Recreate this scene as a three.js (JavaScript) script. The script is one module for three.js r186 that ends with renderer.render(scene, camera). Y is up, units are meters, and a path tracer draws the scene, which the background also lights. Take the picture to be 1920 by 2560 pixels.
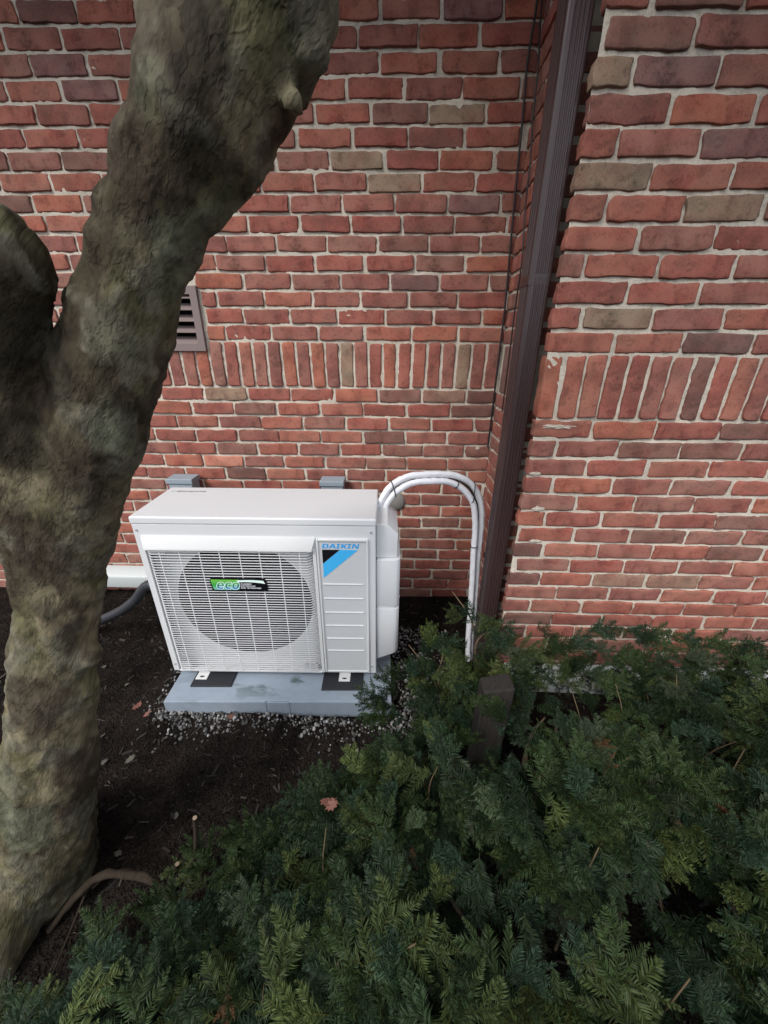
import * as THREE from 'three';
import { mergeGeometries, mergeVertices, toCreasedNormals } from 'three/addons/utils/BufferGeometryUtils.js';
import { RoundedBoxGeometry } from 'three/addons/geometries/RoundedBoxGeometry.js';
import { TextGeometry } from 'three/addons/geometries/TextGeometry.js';
import { FontLoader } from 'three/addons/loaders/FontLoader.js';
import { createNoise3D } from 'simplex-noise';

// ------------------------------------------------------------------ camera
const scene = new THREE.Scene();
const F = 951.6, CAM = new THREE.Vector3(-0.48734, 1.41422, 1.90416);
const PITCH = 24.338 * Math.PI / 180, YAW = 1.3294 * Math.PI / 180, ROLL = -0.4265 * Math.PI / 180;
const camera = new THREE.PerspectiveCamera(2 * Math.atan(1280 / F) * 180 / Math.PI, 0.75, 0.05, 400);
const w2c = new THREE.Matrix4().makeRotationZ(ROLL).multiply(new THREE.Matrix4().makeRotationX(PITCH)).multiply(
  new THREE.Matrix4().makeRotationY(-YAW));
const c2w = w2c.clone().transpose();
camera.position.copy(CAM);
camera.quaternion.setFromRotationMatrix(c2w);
scene.add(camera);

// ------------------------------------------------------------------ sky, sun, exposure
{
  const W = 64, Hh = 32, d = new Float32Array(W * Hh * 4);
  for (let j = 0; j < Hh; j++) for (let i = 0; i < W; i++) {
    const el = (j + 0.5) / Hh * 180 - 90, t = Math.max(0, Math.sin(el * Math.PI / 180));
    const l = 0.56 + 0.36 * t, o = (j * W + i) * 4;                    // an overcast evening: a little brighter overhead
    d[o] = 0.94 * l; d[o + 1] = 0.985 * l; d[o + 2] = 1.07 * l; d[o + 3] = 1;
  }
  const sky = new THREE.DataTexture(d, W, Hh, THREE.RGBAFormat, THREE.FloatType);
  sky.mapping = THREE.EquirectangularReflectionMapping; sky.magFilter = THREE.LinearFilter; sky.needsUpdate = true;
  scene.background = sky; scene.environment = sky;
}
const sun = new THREE.DirectionalLight(new THREE.Color(1, 0.97, 0.93), 1.45);
sun.position.set(-6, 9, 7.2); sun.target.position.set(-0.5, 0.6, 0.5);
sun.castShadow = true; sun.shadow.radius = 42; sun.shadow.mapSize.set(2048, 2048);
Object.assign(sun.shadow.camera, { left: -4, right: 4, top: 4, bottom: -4, near: 1, far: 30 });
scene.add(sun, sun.target);
const renderer = new THREE.WebGLRenderer({ antialias: true });
renderer.toneMapping = THREE.LinearToneMapping;
renderer.toneMappingExposure = 2.08;
renderer.shadowMap.enabled = true;
renderer.setSize(768, 1024);

// ------------------------------------------------------------------ helpers
const rng = (seed) => () => { seed = (seed + 0x6d2b79f5) | 0; let t = Math.imul(seed ^ (seed >>> 15), 1 | seed); t = (t + Math.imul(t ^ (t >>> 7), 61 | t)) ^ t; return ((t ^ (t >>> 14)) >>> 0) / 4294967296; };
const N3 = createNoise3D(rng(7));
const fbm = (x, y, z, o = 4) => { let s = 0, a = 0.5; for (let i = 0; i < o; i++) { s += a * N3(x, y, z); x *= 2.03; y *= 2.03; z *= 2.03; a *= 0.5; } return s; };
const V = (x, y, z) => new THREE.Vector3(x, y, z);
const lerp = THREE.MathUtils.lerp, clamp = THREE.MathUtils.clamp, smooth = THREE.MathUtils.smoothstep;
// a photograph pixel gives a direction; the plane that the thing touches gives its distance
const ray = (u, v) => V((u - 960) / F, -(v - 1280) / F, -1).applyMatrix4(c2w);
const onZ = (u, v, z) => { const d = ray(u, v); return d.multiplyScalar((z - CAM.z) / d.z).add(CAM); };
const onY = (u, v, y) => { const d = ray(u, v); return d.multiplyScalar((y - CAM.y) / d.y).add(CAM); };
const onX = (u, v, x) => { const d = ray(u, v); return d.multiplyScalar((x - CAM.x) / d.x).add(CAM); };
const project = (p) => { const q = p.clone().sub(CAM).applyMatrix4(w2c); return [960 + F * q.x / -q.z, 1280 - F * q.y / -q.z, -q.z]; };
const used = {};
const numbered = (n) => { const k = used[n] = (used[n] ?? -1) + 1; return k ? n + '_' + String(k).padStart(3, '0') : n; };
const put = (o, label, category, group, kind) => { o.name = numbered(o.name); if (label) o.userData.label = label; if (category) o.userData.category = category; if (group) o.userData.group = group; if (kind) o.userData.kind = kind; scene.add(o); return o; };
const mk = (name, g, m, parent) => { const o = new THREE.Mesh(g, m); o.name = name; o.castShadow = o.receiveShadow = true; if (parent) parent.add(o); return o; };
const grp = (name, x = 0, y = 0, z = 0, ry = 0) => { const g = new THREE.Group(); g.name = name; g.position.set(x, y, z); g.rotation.y = ry; return g; };
const box = (x0, x1, y0, y1, z0, z1) => { const g = new THREE.BoxGeometry(x1 - x0, y1 - y0, z1 - z0); g.translate((x0 + x1) / 2, (y0 + y1) / 2, (z0 + z1) / 2); return g; };
const rbox = (x0, x1, y0, y1, z0, z1, r = 0.004, s = 3) => { const g = new RoundedBoxGeometry(x1 - x0, y1 - y0, z1 - z0, s, r); g.translate((x0 + x1) / 2, (y0 + y1) / 2, (z0 + z1) / 2); return g; };
const tube = (pts, r, seg = 24, rad = 8) => new THREE.TubeGeometry(new THREE.CatmullRomCurve3(pts), seg, r, rad);
// a tube whose radius changes from point to point
function taperTube(pts, radii, seg = 20, rad = 8, wob = 0, seed = 0) {
  const c = new THREE.CatmullRomCurve3(pts), fr = c.computeFrenetFrames(seg), P = [], I = [], U = [];
  for (let i = 0; i <= seg; i++) {
    const t = i / seg, p = c.getPointAt(t), f = t * (radii.length - 1), k = Math.min(Math.floor(f), radii.length - 2), r = lerp(radii[k], radii[k + 1], f - k);
    for (let j = 0; j <= rad; j++) {
      const a = (j % rad) / rad * Math.PI * 2, rr = r * (1 + wob * N3(p.x * 25 + seed, p.y * 25 + Math.cos(a), p.z * 25 + Math.sin(a)));
      const q = p.clone().addScaledVector(fr.normals[i], Math.cos(a) * rr).addScaledVector(fr.binormals[i], Math.sin(a) * rr);
      P.push(q.x, q.y, q.z); U.push(j / rad * r * 6, t);
      if (i < seg && j < rad) { const A = i * (rad + 1) + j, B = A + rad + 1; I.push(A, B, A + 1, B, B + 1, A + 1); }
    }
  }
  for (const e of [0, seg]) {                                       // closed ends
    const p = c.getPointAt(e / seg), o = P.length / 3; P.push(p.x, p.y, p.z); U.push(0, 0);
    for (let j = 0; j < rad; j++) { const A = e * (rad + 1) + j; e ? I.push(o, A, A + 1) : I.push(o, A + 1, A); }
  }
  const g = new THREE.BufferGeometry(); g.setAttribute('position', new THREE.Float32BufferAttribute(P, 3)); g.setAttribute('uv', new THREE.Float32BufferAttribute(U, 2)); g.setIndex(I); g.computeVertexNormals(); return g;
}
// tileable value noise, for textures
function tile(seed) {
  const R = rng(seed), T = Float32Array.from({ length: 4096 }, R), h = (x, y, p) => T[(((x % p + p) % p) * 57 + ((y % p + p) % p) * 131 + p * 17) & 4095];
  const n = (x, y, p) => { const xi = Math.floor(x), yi = Math.floor(y); let a = x - xi, b = y - yi; a = a * a * (3 - 2 * a); b = b * b * (3 - 2 * b); return lerp(lerp(h(xi, yi, p), h(xi + 1, yi, p), a), lerp(h(xi, yi + 1, p), h(xi + 1, yi + 1, p), a), b); };
  return (u, v, p, o = 4) => { let s = 0, a = 0.5, t = 0; for (let i = 0; i < o; i++) { s += a * n(u * p, v * p, p); t += a; a *= 0.55; p *= 2; } return s / t; };
}
function tex(size, f, srgb = false, h = size) {
  const d = new Uint8Array(size * h * 4);
  for (let j = 0; j < h; j++) for (let i = 0; i < size; i++) { const c = f((i + 0.5) / size, (j + 0.5) / h), o = (j * size + i) * 4; for (let k = 0; k < 3; k++) d[o + k] = clamp(Math.round((c.length ? c[k] : c) * 255), 0, 255); d[o + 3] = 255; }
  const t = new THREE.DataTexture(d, size, h); t.wrapS = t.wrapT = THREE.RepeatWrapping; t.magFilter = THREE.LinearFilter; t.minFilter = THREE.LinearMipmapLinearFilter; t.generateMipmaps = true;
  if (srgb) t.colorSpace = THREE.SRGBColorSpace; t.needsUpdate = true; return t;
}
const rep = (t, x, y = x) => { const c = t.clone(); c.repeat.set(x, y); c.needsUpdate = true; return c; };
const lin = (r, g, b) => new THREE.Color().setRGB(r, g, b);
const matte = (c, roughness = 0.95, extra = {}, k = 0.15) => new THREE.MeshPhysicalMaterial({ color: c, roughness, specularIntensity: k, ...extra });
const std = (c, roughness = 0.8, extra = {}) => new THREE.MeshStandardMaterial({ color: c, roughness, ...extra });

// ------------------------------------------------------------------ materials
const tn = tile(11), tn2 = tile(23);
const sand = tex(512, (u, v) => { const a = tn(u, v, 8, 6), s = tn2(u, v, 128, 2); return 0.25 + 0.5 * a + 0.25 * (s - 0.5); });
const brickMap = tex(512, (u, v) => {                               // clay with darker fired clouds, sand and small pits
  const a = tn(u, v, 6, 5), s = tn2(u, v, 128, 2), p = tn(u + 0.3, v, 40, 2), k = 0.8 + 0.75 * (a - 0.5) + 0.3 * (s - 0.5) - (p < 0.28 ? 0.16 : 0) - 0.2 * smooth(tn2(u + .5, v, 9, 4), .6, .7), hue = 0.35 * (tn2(u, v, 5, 3) - 0.5);
  return [clamp(k + 0.05 - hue * 0.35, 0, 1), clamp(k + hue * 0.55, 0, 1), clamp(k + hue * 0.5, 0, 1)];
});
const mortarMap = tex(512, (u, v) => { const a = tn2(u, v, 5, 6), s = tn(u, v, 150, 2), k = 0.86 + 0.6 * (a - 0.5) + 0.4 * (s - 0.5); return [k, k, k * 0.98]; });
const BR = [[.34,.115,.086],[.36,.127,.09],[.315,.105,.08],[.36,.14,.1],[.3,.117,.09],[.335,.137,.105],[.285,.113,.09],[.38,.132,.086],[.305,.14,.108],[.24,.115,.09],[.28,.16,.115],[.2,.105,.09]];
const BRW = [10, 9, 10, 8, 10, 9, 9, 6, 7, 3.5, 1, .5];
const brickMats = BR.map(([r, g, b]) => std(lin(r * .98, g, b * .97), 0.93, { map: brickMap, bumpMap: sand, bumpScale: 0.0022 }));
const special = { tan: std(lin(.3, .205, .14), .93, { map: brickMap, bumpMap: sand, bumpScale: 0.002 }), dark: std(lin(.2, .095, .075), .93, { map: brickMap, bumpMap: sand, bumpScale: 0.002 }), mauve: std(lin(.25, .13, .112), .93, { map: brickMap, bumpMap: sand, bumpScale: 0.002 }), orange: std(lin(.52, .22, .15), .93, { map: brickMap, bumpMap: sand, bumpScale: 0.002 }) };
const mortarMat = std(lin(.6, .535, .45), .97, { map: mortarMap, bumpMap: sand, bumpScale: 0.003 });

// ------------------------------------------------------------------ ground: one sheet, fine near the house, coarse far away
const inPad = (x, z, m = 0) => x > -1.41 - m && x < -0.48 + m && z > 0.33 - m && z < 0.845 + m;
const groundY = (x, z) => { const far = smooth(Math.hypot(x + 0.5, z - 1), 3, 6); return (1 - far) * (0.012 * fbm(x * 2.2, 3, z * 2.2, 3) + 0.007 * fbm(x * 11, 9, z * 11, 4)) - 0.004 + (inPad(x, z, -.01) ? -0.01 : 0.026 * Math.exp(-((Math.hypot(Math.max(0, x + .48, -1.41 - x), Math.max(0, z - .845, .33 - z)) / .11) ** 2))); };
{
  const axis = (c, half, fine, far) => { const a = []; for (let x = -half; x <= half + 1e-6; x += fine) a.push(c + x); let s = fine, lo = c - half, hi = c + half; while (hi < c + far) { s *= 1.35; lo -= s; hi += s; a.unshift(lo); a.push(hi); } return a; };
  const xs = axis(-0.5, 2.2, 0.016, 90), zs = axis(1.1, 1.2, 0.016, 90), P = [], U = [], I = [], C = [];
  zs.forEach((z) => xs.forEach((x) => {
    P.push(x, groundY(x, z), z); U.push(x, z);
    const k = 0.8 + 0.55 * fbm(x * 3, 1, z * 3, 4); C.push(k, k * (1 - 0.05 * fbm(x * 5, 4, z * 5, 2)), k);
  }));
  for (let j = 0; j < zs.length - 1; j++) for (let i = 0; i < xs.length - 1; i++) { const a = j * xs.length + i, b = a + xs.length; I.push(a, b, a + 1, b, b + 1, a + 1); }
  const g = new THREE.BufferGeometry(); g.setAttribute('position', new THREE.Float32BufferAttribute(P, 3)); g.setAttribute('uv', new THREE.Float32BufferAttribute(U, 2)); g.setAttribute('color', new THREE.Float32BufferAttribute(C, 3)); g.setIndex(I); g.computeVertexNormals();
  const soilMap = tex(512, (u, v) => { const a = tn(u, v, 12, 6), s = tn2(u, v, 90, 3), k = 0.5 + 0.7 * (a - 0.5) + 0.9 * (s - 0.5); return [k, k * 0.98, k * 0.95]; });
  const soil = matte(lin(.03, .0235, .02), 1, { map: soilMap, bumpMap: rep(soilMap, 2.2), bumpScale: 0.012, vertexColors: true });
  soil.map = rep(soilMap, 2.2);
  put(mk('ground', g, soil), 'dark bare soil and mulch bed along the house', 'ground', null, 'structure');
}

// ------------------------------------------------------------------ bricks
// one brick face: rounded uneven outline, pillowed front at z = 0, sides running back into the mortar
function brickGeo(L, Hh, seed, depth = 0.045) {
  const R = rng(seed * 977 + 5), xs = [-1, -1 + 0.008 / L, -1 + 0.03 / L], n = L > 0.12 ? 6 : 2, P = [], U = [], I = [];
  for (let i = 1; i < n; i++) xs.push(lerp(-1 + 0.03 / L, 1 - 0.03 / L, i / n)); xs.push(1 - 0.03 / L, 1 - 0.008 / L, 1);
  const ys = [-1, -1 + 0.008 / Hh, -1 + 0.028 / Hh, 0, 1 - 0.028 / Hh, 1 - 0.008 / Hh, 1]; if (Hh > 0.12) ys.splice(3, 1, -0.5, -0.25, 0, 0.25, 0.5);
  const rad = [0, 1, 2, 3].map(() => 0.005 + 0.021 * R() * R() * R()), o = R() * 90, uo = R(), vo = R(), tilt = (R() - 0.5) * 0.004, bow = (R() - 0.5) * 0.003;
  const f = (u, v) => {
    let x = u * L / 2, y = v * Hh / 2; const r = rad[(u > 0) + 2 * (v > 0)], cx = L / 2 - r, cy = Hh / 2 - r, a = Math.abs(x) - cx, b = Math.abs(y) - cy;
    if (a > 0 && b > 0) { const m = Math.max(a, b) / Math.hypot(a, b); x = Math.sign(x) * (cx + a * m); y = Math.sign(y) * (cy + b * m); }
    const e = Math.max(Math.abs(u), Math.abs(v));
    x += 0.0042 * N3(o, y * 26, 1) * Math.abs(u) ** 3 + 0.0016 * N3(o + 4, y * 90, u); y += (0.003 * N3(x * 14, o, 2) + 0.0018 * N3(x * 50, o, 5)) * Math.abs(v) ** 2 + bow * (1 - u * u);
    const ex = Math.max(0, Math.abs(x) - (L / 2 - 0.004)) / 0.004, ey = Math.max(0, Math.abs(y) - (Hh / 2 - 0.004)) / 0.004;
    const z = -0.0035 * Math.min(1, ex * ex + ey * ey) + 0.0016 * N3(x * 18, y * 18, o) + 0.0009 * N3(x * 60, y * 60, o) + tilt * v;
    return [x, y, z, e];
  };
  const W = xs.length, Hn = ys.length;
  ys.forEach((v) => xs.forEach((u) => { const [x, y, z] = f(u, v); P.push(x, y, z); U.push(x * 3.2 + uo, y * 3.2 + vo); }));
  for (let j = 0; j < Hn - 1; j++) for (let i = 0; i < W - 1; i++) { const a = j * W + i, b = a + W; I.push(a, a + 1, b, b, a + 1, b + 1); }
  const ring = []; for (let i = 0; i < W; i++) ring.push(i); for (let j = 1; j < Hn; j++) ring.push(j * W + W - 1); for (let i = W - 2; i >= 0; i--) ring.push((Hn - 1) * W + i); for (let j = Hn - 2; j > 0; j--) ring.push(j * W);
  const s0 = P.length / 3;
  for (const k of ring) { P.push(P[k * 3], P[k * 3 + 1], -depth); U.push(U[k * 2] + 0.1, U[k * 2 + 1] + depth * 3.2); }
  ring.forEach((k, i) => { const j = (i + 1) % ring.length; I.push(k, s0 + i, ring[j], ring[j], s0 + i, s0 + j); });
  const g = new THREE.BufferGeometry(); g.setAttribute('position', new THREE.Float32BufferAttribute(P, 3)); g.setAttribute('uv', new THREE.Float32BufferAttribute(U, 2)); g.setIndex(I); g.computeVertexNormals(); return g;
}
const BL = 0.202, BH = 0.0568, MOD = 0.2127, COURSE = 0.0677, JOINT = 0.0108;
const stretch = Array.from({ length: 22 }, (_, i) => brickGeo(BL, BH, i + 1)), halves = Array.from({ length: 8 }, (_, i) => brickGeo(0.098, BH, i + 60)), soldiers = Array.from({ length: 12 }, (_, i) => brickGeo(BH, 0.194, i + 90));
const ends = Array.from({ length: 8 }, (_, i) => brickGeo(BL, BH, i + 130, 0.03)), endHalves = Array.from({ length: 4 }, (_, i) => brickGeo(0.098, BH, i + 150, 0.03));
// Y of the bed joint under index k (15 and 18 bound the soldier course)
const bedY = (k, y15) => y15 - (k - 15) * COURSE;
// one wall: rows of { x0, x1, y } bricks in wall coordinates (s along the wall, y up), turned by frame(s, y) -> position
function wall(name, label, o) {
  const W = grp(name, ...o.origin, o.turn), R = rng(o.seed), list = [];
  const pickMat = () => { let t = R() * BRW.reduce((a, b) => a + b); for (let i = 0; i < BRW.length; i++) if ((t -= BRW[i]) < 0) return brickMats[i]; return brickMats[0]; };
  const add = (geos, s, y, sx, sy, rot = 0) => list.push({ g: geos[Math.floor(R() * geos.length)], s, y, sx, sy, rot: rot + (R() - 0.5) * 0.012, dz: (R() - 0.5) * 0.005 + 0.001, m: pickMat(), flip: R() < 0.5 });
  for (let k = o.k0; k < o.k1; k++) {
    const y = bedY(k + 0.5, o.y15); if (y < -0.06 || (k >= 15 && k < 18)) continue;
    let a = o.anchor(k);                                             // a head joint of this row, in s
    a -= Math.ceil((a - o.s0) / MOD + 1) * MOD;
    for (let s = a; s < o.s1; s += MOD) {
      let p = s + JOINT / 2 + (R() - 0.5) * 0.006, q = s + MOD - JOINT / 2 + (R() - 0.5) * 0.006, cut = false;
      if (q < o.s0 + 0.03 || p > o.s1 - 0.03) continue;
      if (p < o.s0) { p = o.s0; cut = true; } if (q > o.s1) { q = o.s1; cut = true; }
      if (o.hole) { const [h0, h1, y0, y1] = o.hole; if (y + BH / 2 > y0 && y - BH / 2 < y1) { if (p > h0 && q < h1) continue; if (p < h1 && q > h1) p = h1 + 0.016 + R() * 0.012; else if (p < h0 && q > h0) q = h0 - 0.014; if (q - p < 0.03) continue; } }
      const len = q - p, first = o.ends && p < o.s0 + 0.02;
      const half = len < 0.15, geos = first ? (half ? endHalves : ends) : (half ? halves : stretch);
      add(geos, (p + q) / 2, y + (R() - 0.5) * 0.003, len / (half ? 0.098 : BL), 1 + (R() - 0.5) * 0.08);
    }
  }
  for (let i = 0, s = o.ends ? o.s0 + 0.03 : o.s1 - COURSE / 2 - 0.002; s > o.s0 + 0.02 && s < o.s1 - 0.02; s += (o.ends ? 1 : -1) * COURSE * (0.985 + 0.03 * R())) {
    const y = bedY(16.5, o.y15); if (o.hole && s > o.hole[0] && s < o.hole[1] && o.hole[2] < bedY(15, o.y15)) { add(soldiers, s, y - 0.012, 0.98, 0.88, (R() - 0.5) * 0.02); continue; }
    add(soldiers, s, y + (R() - 0.5) * 0.004, 0.94 + R() * 0.08, 0.99 + R() * 0.02, (R() - 0.5) * 0.02);
  }
  W.updateMatrixWorld(true);
  const M = new THREE.Matrix4(), E = new THREE.Euler(), Q = new THREE.Quaternion();
  for (const b of list) {
    b.pos = V(b.s, b.y, b.dz); b.w = b.pos.clone().applyMatrix4(W.matrixWorld); const [u, v, d] = project(b.w);
    b.u = u; b.v = v; b.size = d > 0.1 && u > -150 && u < 2070 && v > -100 && v < 1720 && !(o.hidden && o.hidden(u, v)) ? 1 / d + (u > 0 && u < 1920 && v > 0 ? 5 : 0) : -Math.hypot(u - 960, v - 1280);
  }
  for (const [u, v, kind] of o.marks ?? []) { let best = null, bd = 60; for (const b of list) { const e = Math.hypot((b.u - u) * 0.5, b.v - v); if (e < bd) { bd = e; best = b; } } if (best) best.m = special[kind]; }
  list.sort((a, b) => b.size - a.size);
  const rest = new Map();
  list.forEach((b, i) => {
    if (i < 300) { const m = mk('brick', b.g, b.m, W); m.position.copy(b.pos); m.rotation.z = b.rot + (b.flip && !o.ends ? Math.PI : 0); m.scale.set(b.sx, b.sy, 1); }
    else { const g = b.g.clone(); g.applyMatrix4(M.compose(b.pos, Q.setFromEuler(E.set(0, 0, b.rot)), V(b.sx, b.sy, 1))); (rest.get(b.m) ?? rest.set(b.m, []).get(b.m)).push(g); }
  });
  if (rest.size) {
    const gs = [...rest.values()].flat().map((g) => g), mats = [], all = [];
    for (const [m, a] of rest) { const n = a.length > 1 ? mergeGeometries(a) : a[0]; all.push(n); mats.push(m); }
    const o2 = new THREE.Mesh(mergeGeometries(all, true), mats); o2.name = 'outer_bricks'; o2.castShadow = o2.receiveShadow = true; o2.userData.kind = 'stuff'; W.add(o2);
  }
  // the mortar: an uneven sheet a few millimetres behind the brick faces, with a thick body behind it
  const st = 0.0125, nx = Math.round((o.m1 - o.m0) / st), ny = Math.round((o.top + 0.1) / st), P = [], U = [], I = [];
  for (let j = 0; j <= ny; j++) for (let i = 0; i <= nx; i++) {
    const s = lerp(o.m0, o.m1, i / nx), y = -0.1 + (o.top + 0.1) * j / ny, q = o.seed;
    P.push(s, y, -0.006 + 0.005 * fbm(s * 7 + q, y * 7, 1, 3) + 0.0028 * N3(s * 45, y * 45, q)); U.push(s * 2, y * 2);
  }
  for (let j = 0; j < ny; j++) for (let i = 0; i < nx; i++) {
    const s = lerp(o.m0, o.m1, (i + 0.5) / nx), y = -0.1 + (o.top + 0.1) * (j + 0.5) / ny;
    if (o.hole && s > o.hole[0] + 0.006 && s < o.hole[1] - 0.006 && y > o.hole[2] + 0.006 && y < o.hole[3] - 0.006) continue;
    const a = j * (nx + 1) + i, b = a + nx + 1; I.push(a, a + 1, b, b, a + 1, b + 1);
  }
  const g = new THREE.BufferGeometry(); g.setAttribute('position', new THREE.Float32BufferAttribute(P, 3)); g.setAttribute('uv', new THREE.Float32BufferAttribute(U, 2)); g.setIndex(I); g.computeVertexNormals();
  mk('mortar', g, mortarMat, W);
  mk('wall_core', box(o.c0 ?? o.m0, o.c1 ?? o.m1, -0.1, o.top, -0.28, -0.13), mortarMat, W);
  for (const [u, v, sx, sy] of o.smears ?? []) {                    // mortar squeezed out over the brick faces
    const g2 = new THREE.IcosahedronGeometry(1, 3), p = g2.attributes.position, c = onZ(u, v, o.origin[2]).sub(V(...o.origin));
    for (let i = 0; i < p.count; i++) { const x = p.getX(i), y = p.getY(i), z = p.getZ(i), k = 1 + 0.45 * N3(x * 2.2 + u, y * 2.2 + v, z); p.setXYZ(i, x * sx * k, y * sy * k, z * 0.005 * k); }
    g2.computeVertexNormals(); const m = mk('mortar_smear', g2, mortarMat, W); m.position.set(c.x, c.y, 0.001);
  }
  put(W, label, 'wall');
  return W;
}
const Y15 = 1.405, TOPW = 3.05, ZR = 0.59, Y15R = 1.376;
const rowsBack = { '-1': [949.5, 22], 0: [895.3, 90], 1: [949.5, 155], 2: [1011, 219], 3: [928.6, 282], 4: [881, 342], 5: [961, 401], 6: [919, 457], 7: [987.5, 512], 8: [1007, 562], 9: [944, 611], 10: [911.6, 658], 11: [975, 703], 12: [900.7, 745], 13: [964, 785], 14: [911.6, 835], 18: [1055.4, 990], 19: [1016.8, 1024], 20: [970.9, 1060], 21: [1013, 1094.6], 22: [953.4, 1128], 23: [914.3, 1158], 24: [863.8, 1188], 25: [1105, 1219], 26: [1053, 1248], 27: [1101, 1280], 28: [1053, 1306], 29: [1093, 1332], 30: [1044.7, 1361], 31: [1094, 1386], 32: [1035, 1412], 33: [1079.6, 1437], 34: [1030, 1461], 35: [1078, 1485] };
const rowsRight = { 4: [1742, 66], 5: [1581, 182], 6: [1677, 273], 7: [1544.5, 360], 8: [1630, 434], 9: [1515, 521], 10: [1598.7, 590], 11: [1649, 663], 12: [1569, 731], 13: [1632.6, 794], 14: [1537, 854], 18: [1638, 1082], 19: [1545, 1127], 20: [1618, 1175], 21: [1528, 1219], 22: [1587, 1264], 23: [1647, 1304], 24: [1575, 1344], 25: [1630.5, 1382], 26: [1559, 1420], 27: [1615, 1455], 28: [1652, 1491] };
const VENT = [-1.775, -1.362, 1.362, 1.622];
wall('brick_wall', 'long red brick wall with soldier course behind the white condenser', {
  origin: [0, 0, 0], turn: 0, seed: 3, s0: -4.8, s1: 0.004, m0: -4.8, m1: 0.01, c1: 0.28, top: TOPW, k0: -10, k1: 37, y15: Y15, hole: VENT,
  anchor: (k) => rowsBack[k] ? onZ(...rowsBack[k], 0).x : (k % 2 ? 0 : MOD / 2),
  hidden: (u, v) => (u > 330 && u < 940 && v > 1240) || (u > 1270 && v > 900),
  marks: [[890, 402, 'tan'], [985, 458, 'tan'], [1165, 285, 'tan'], [1050, 703, 'mauve'], [520, 988, 'tan'], [570, 1155, 'orange'], [1215, 1015, 'dark'], [1200, 990, 'dark'], [1185, 10, 'mauve'], [1165, 515, 'mauve'], [165, 160, 'mauve'], [235, 228, 'mauve'], [60, 40, 'dark'], [860, 880, 'tan'], [1170, 900, 'tan'], [590, 1190, 'dark'], [980, 1090, 'dark']],
});
wall('brick_wall', 'projecting red brick wall beside the brown downspout and above the hedge', {
  origin: [0, 0, ZR], turn: 0, seed: 8, s0: -0.008, s1: 2.6, m0: -0.004, m1: 2.6, top: TOPW, k0: -10, k1: 37, y15: Y15R, ends: true,
  anchor: (k) => rowsRight[k] ? onZ(...rowsRight[k], ZR).x : (k % 2 ? 0.1 : 0.1 + MOD / 2),
  marks: [[1500, 435, 'tan'], [1850, 530, 'tan'], [1560, 794, 'tan'], [1450, 170, 'tan'], [1690, 185, 'mauve'], [1750, 960, 'dark'], [1880, 1070, 'dark'], [1850, 360, 'mauve'], [1300, 1385, 'dark'], [1290, 1455, 'dark']],
  smears: [[1338, 1184, .02, .006], [1345, 1272, .022, .009], [1338, 1352, .02, .006], [1322, 1430, .018, .006], [1395, 1066, .05, .007], [1660, 1590, .022, .014]],
});
wall('brick_wall', 'narrow return of red brick in the recess behind the downspout', {
  origin: [0, 0, ZR], turn: -Math.PI / 2, seed: 14, s0: -ZR + 0.004, s1: -0.128, m0: -ZR, m1: -0.122, c0: -ZR, c1: -0.14, top: TOPW, k0: -10, k1: 37, y15: Y15 - 0.01,
  anchor: (k) => (k % 2 ? -0.1 : -0.1 - MOD / 2),
});
// unseen eaves, height and overhang shaped to shade the wall tops: soffit, fascia, gutter
{
  const paint = std(lin(.5, .48, .45), .6), shingle = std(lin(.07, .065, .06), .95, { bumpMap: sand, bumpScale: .01 }), brown = std(lin(.05, .028, .026), .4);
  const eave = (x0, x1, y, zw, over, label) => {
    const e = grp('shading_eave', (x0 + x1) / 2, y, zw), h = (x1 - x0) / 2;
    mk('soffit', box(-h, h, 0, 0.02, 0.012, over), paint, e); mk('fascia', box(-h, h, -0.02, 0.19, over + 0.002, over + 0.03), paint, e);
    const r = mk('roof_slope', box(-h, h, 0, 0.03, -2.6, 0.0), shingle, e); r.position.set(0, 0.2, over + 0.08); r.rotation.x = 0.45;
    mk('gutter', tube([V(-h, 0.14, over + 0.085), V(h, 0.14, over + 0.085)], 0.05, 2, 10), brown, e);
    put(e, label, 'eave', 'unseen eaves shading the walls');
  };
  eave(-4.8, -0.02, TOPW, 0, 0.74, 'unseen house eave and gutter shaped to shade the long recessed brick wall'); eave(0.0, 2.6, 2.62, ZR, 0.95, 'unseen lower eave and gutter added to shade the projecting brick wall');
}

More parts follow.
